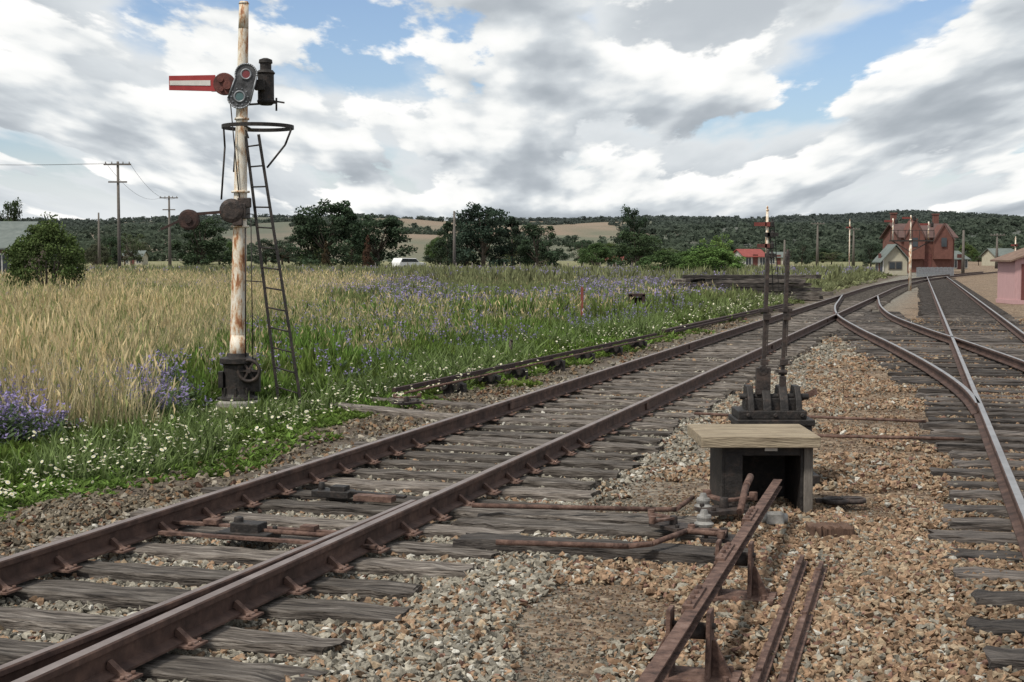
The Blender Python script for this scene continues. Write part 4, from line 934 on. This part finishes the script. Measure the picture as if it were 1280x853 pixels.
for p,q in((a,b),(a,c)):
    for dx in(-.95,.95):
        mb=MB(); pts=[]
        for k in range(13): t_=k/12; v=p.lerp(q,t_); v.z-=1.2*4*t_*(1-t_); v.x+=dx; pts.append(v-a)
        mb.tube(pts,.012,4); tag(mb.obj('overhead_wire',DKIRON,loc=a),'thin dark wire strung between the poles','wire','wires between the telegraph poles')

# ------------------------------------------------------------------ buildings
def house(px,Y,wm,dm,hm,rm,wallm,roofm,label,rotz=0,chim=False,name='house',wins=3):
    X=xat(px,Y); e=thing(name,(X,Y,-.06),label,'house' if name=='house' else 'building',rotz=rotz)
    mb=MB(); mb.box((0,0,hm/2),(wm,dm,hm)); mb.prism([(-dm/2+.01,hm),(dm/2-.01,hm),(0,hm+rm*.92)],-wm/2+.01,wm/2-.01,plane='yz'); mb.obj('wall',wallm,e)
    mb=MB(); ov=.35
    for sg in(-1,1):
        mb.add([(-wm/2-ov,sg*(dm/2+ov),hm-rm*ov/(dm/2)),(wm/2+ov,sg*(dm/2+ov),hm-rm*ov/(dm/2)),(wm/2+ov,0,hm+rm),(-wm/2-ov,0,hm+rm),(-wm/2-ov,sg*(dm/2+ov),hm+.1-rm*ov/(dm/2)),(wm/2+ov,sg*(dm/2+ov),hm+.1-rm*ov/(dm/2)),(wm/2+ov,0,hm+rm+.1),(-wm/2-ov,0,hm+rm+.1)],[(0,1,2,3),(4,7,6,5),(0,4,5,1),(1,5,6,2),(3,2,6,7),(0,3,7,4)])
    rf=mb.obj('roof',roofm,e)
    if chim:
        for xx,ch in chim: mb=MB(); mb.box((xx,dm*.12,hm+rm*.5+ch/2),(.6,.55,ch)); mb.box((xx,dm*.12,hm+rm*.5+ch+.05),(.75,.7,.14)); mb.obj('chimney',BRICK,rf)
    for k in range(wins):
        xx=-wm/2+wm*(k+.5)/wins
        if k==wins//2: mb=MB(); mb.box((xx,-dm/2-.02,1.05),(.9,.06,2.1)); mb.obj('door',REDB,e)
        else:
            mb=MB(); mb.box((xx,-dm/2-.03,hm*.55),(1.1,.08,1.4)); wd=mb.obj('window',WHITE,e)
            for sg in(-.25,.25): mb=MB(); mb.box((xx+sg,-dm/2-.075,hm*.55),(.42,.03,1.2)); mb.obj('pane',GLASS,wd)
    return e
MAR=M('maroon_roof',[(.075,.045,.04),(.12,.07,.06)],1,.7)
st=house(1146,165,6.0,8,4.0,1.5,BRICK,MAR,'two-storey red brick station building with tall chimneys',0,((-2.6,2.0),(-.2,1.3),(2.3,1.9)),'station_building',3)
for pl,y0_ in (([(-2.7,1.5),(-.5,1.5),(-.5,3.9),(-1.6,5.9),(-2.7,3.9)],-4.6),([(.6,1.5),(2.7,1.5),(2.7,3.7),(1.65,5.4),(.6,3.7)],-4.5)):
    mb=MB(); mb.prism(pl,y0_,-1.8); mb.obj('gable',BRICK,st)
for xx,w_,zt,ze in((-1.6,1.25,6.05,3.8),(1.65,1.2,5.55,3.6)):
    mb=MB()
    for sg in(-1,1): mb.beam((xx,-4.65,zt),(xx+sg*w_,-4.65,ze),.12,.08,up=Vector((0,1,0)))
    mb.obj('gable_trim',MAR,st)
for xx in(-1.6,1.65): mb=MB(); mb.box((xx,-4.63,3.4),(.6,.05,1.0)); mb.obj('window',GLASS,st)
sbx=house(1114,138,2.6,2.3,1.6,1.3,CREAM,ROOFG,'small cream weatherboard signal box with grey-green roof',-math.pi/2,False,'signal_box',3)
mb=MB(); mb.box((1.33,0,.95),(.05,1.3,.8)); w_=mb.obj('window',WOODP,sbx) 
for k in (-.32,.32): mb=MB(); mb.box((1.37,k,.95),(.04,.5,.6)); mb.obj('pane',GLASS,w_)
house(935,235,3.8,5,1.8,1.1,M('white_wall',[(.36,.35,.33),(.45,.44,.42)],2),ROOFR,'small house with dull red iron roof',.3)
house(770,240,2.4,4,1.2,.8,CREAM,ROOFR,'small pale cottage with a red roof',-.2)
house(-20,88,6,7,2.4,1.5,M('brown_wall',[(.2,.15,.11),(.28,.2,.15)],2),ROOFG,'farmhouse with grey iron roof',.1)
house(1185,200,3,4,1.5,1.0,CREAM,ROOFG,'small cream house with grey roof',.5); house(1250,270,5,5,1.9,1.3,CREAM,ROOFG,'small cream house with grey roof',.2); house(970,300,4,5,1.6,1.0,CREAM,ROOFG,'small cream house with grey roof'); house(170,300,4,5,1.8,1.1,CREAM,ROOFG,'small cream house behind trees')
X=xat(1256,56); e=thing('pink_hut',(X+1.35,56,-.06),'small pink timber hut with a gabled brown roof','hut'); e.scale=(.82,.82,.80)
mb=MB(); mb.box((0,0,1.2),(3.2,2.4,2.0)); mb.box((0,0,.1),(3.3,2.5,.2)); mb.obj('wall',PINK,e)
mb=MB(); mb.prism([(-1.9,2.05),(0,2.75),(1.9,2.05),(1.9,2.13),(0,2.85),(-1.9,2.13)],-1.45,1.45); mb.obj('roof',M('brown_roof',[(.14,.09,.07),(.22,.15,.11)],2),e)
mb=MB(); mb.prism([(-1.6,2.18),(1.6,2.18),(0,2.72)],-1.2,1.2); mb.obj('gable',PINK,e)
mb=MB(); mb.box((-.9,-1.22,1.05),(.8,.05,1.8)); mb.obj('door',M('maroon',[(.12,.04,.04),(.16,.06,.05)],3),e)
P=Vector((xat(1168,128),128,-.06)); e=thing('paling_fence',P,'low grey paling fence beside the station','fence'); mb=MB()
for k in range(26): mb.box((-1.6+k*.13,0,.42),(.11,.03,.84+.03*(k%3)))
mb.obj('paling',STEELG,e)
for zz in(.3,.7): mb=MB(); mb.box((0,.04,zz),(3.3,.04,.08)); mb.obj('fence_rail',WOODP,e)
for k in range(26):
    px=470+k*20; Yf=150+6*math.sin(k); mb=MB(); mb.cyl((0,0,0),(random.uniform(-.05,.05),0,1.15),.07,.06,6); tag(mb.obj('fence_post',WOODP,loc=(xat(px,Yf),Yf,-.06)),'grey timber fence post at the field edge','fence post','fence posts along the field')
e=thing('parked_car',(xat(511,165),165,.08),'white station wagon parked at the far side of the field','car',rotz=.75)
CW=M('white_car_paint',[(.62,.62,.6),(.7,.7,.68)],2,.3,0,0,spec=.5)
mb=MB(); mb.prism([(-2,.35),(2,.35),(2.05,.7),(1.9,.92),(1.0,1.0),(.5,1.45),(-1.6,1.48),(-1.95,.95)],-.8,.8); mb.obj('body',CW,e,bevel=.06)
mb=MB(); mb.prism([(.85,1.02),(.45,1.38),(-1.5,1.40),(-1.75,1.02)],-.815,.815); mb.obj('window',GLASS,e)
for xx in(-1.25,1.3):
    for yy in(-.78,.78): mb=MB(); mb.lathe((xx,yy,.32),[(.2,-.1),(.32,-.09),(.32,.09),(.2,.1)],16,axis='y'); mb.obj('wheel',BLK,e)
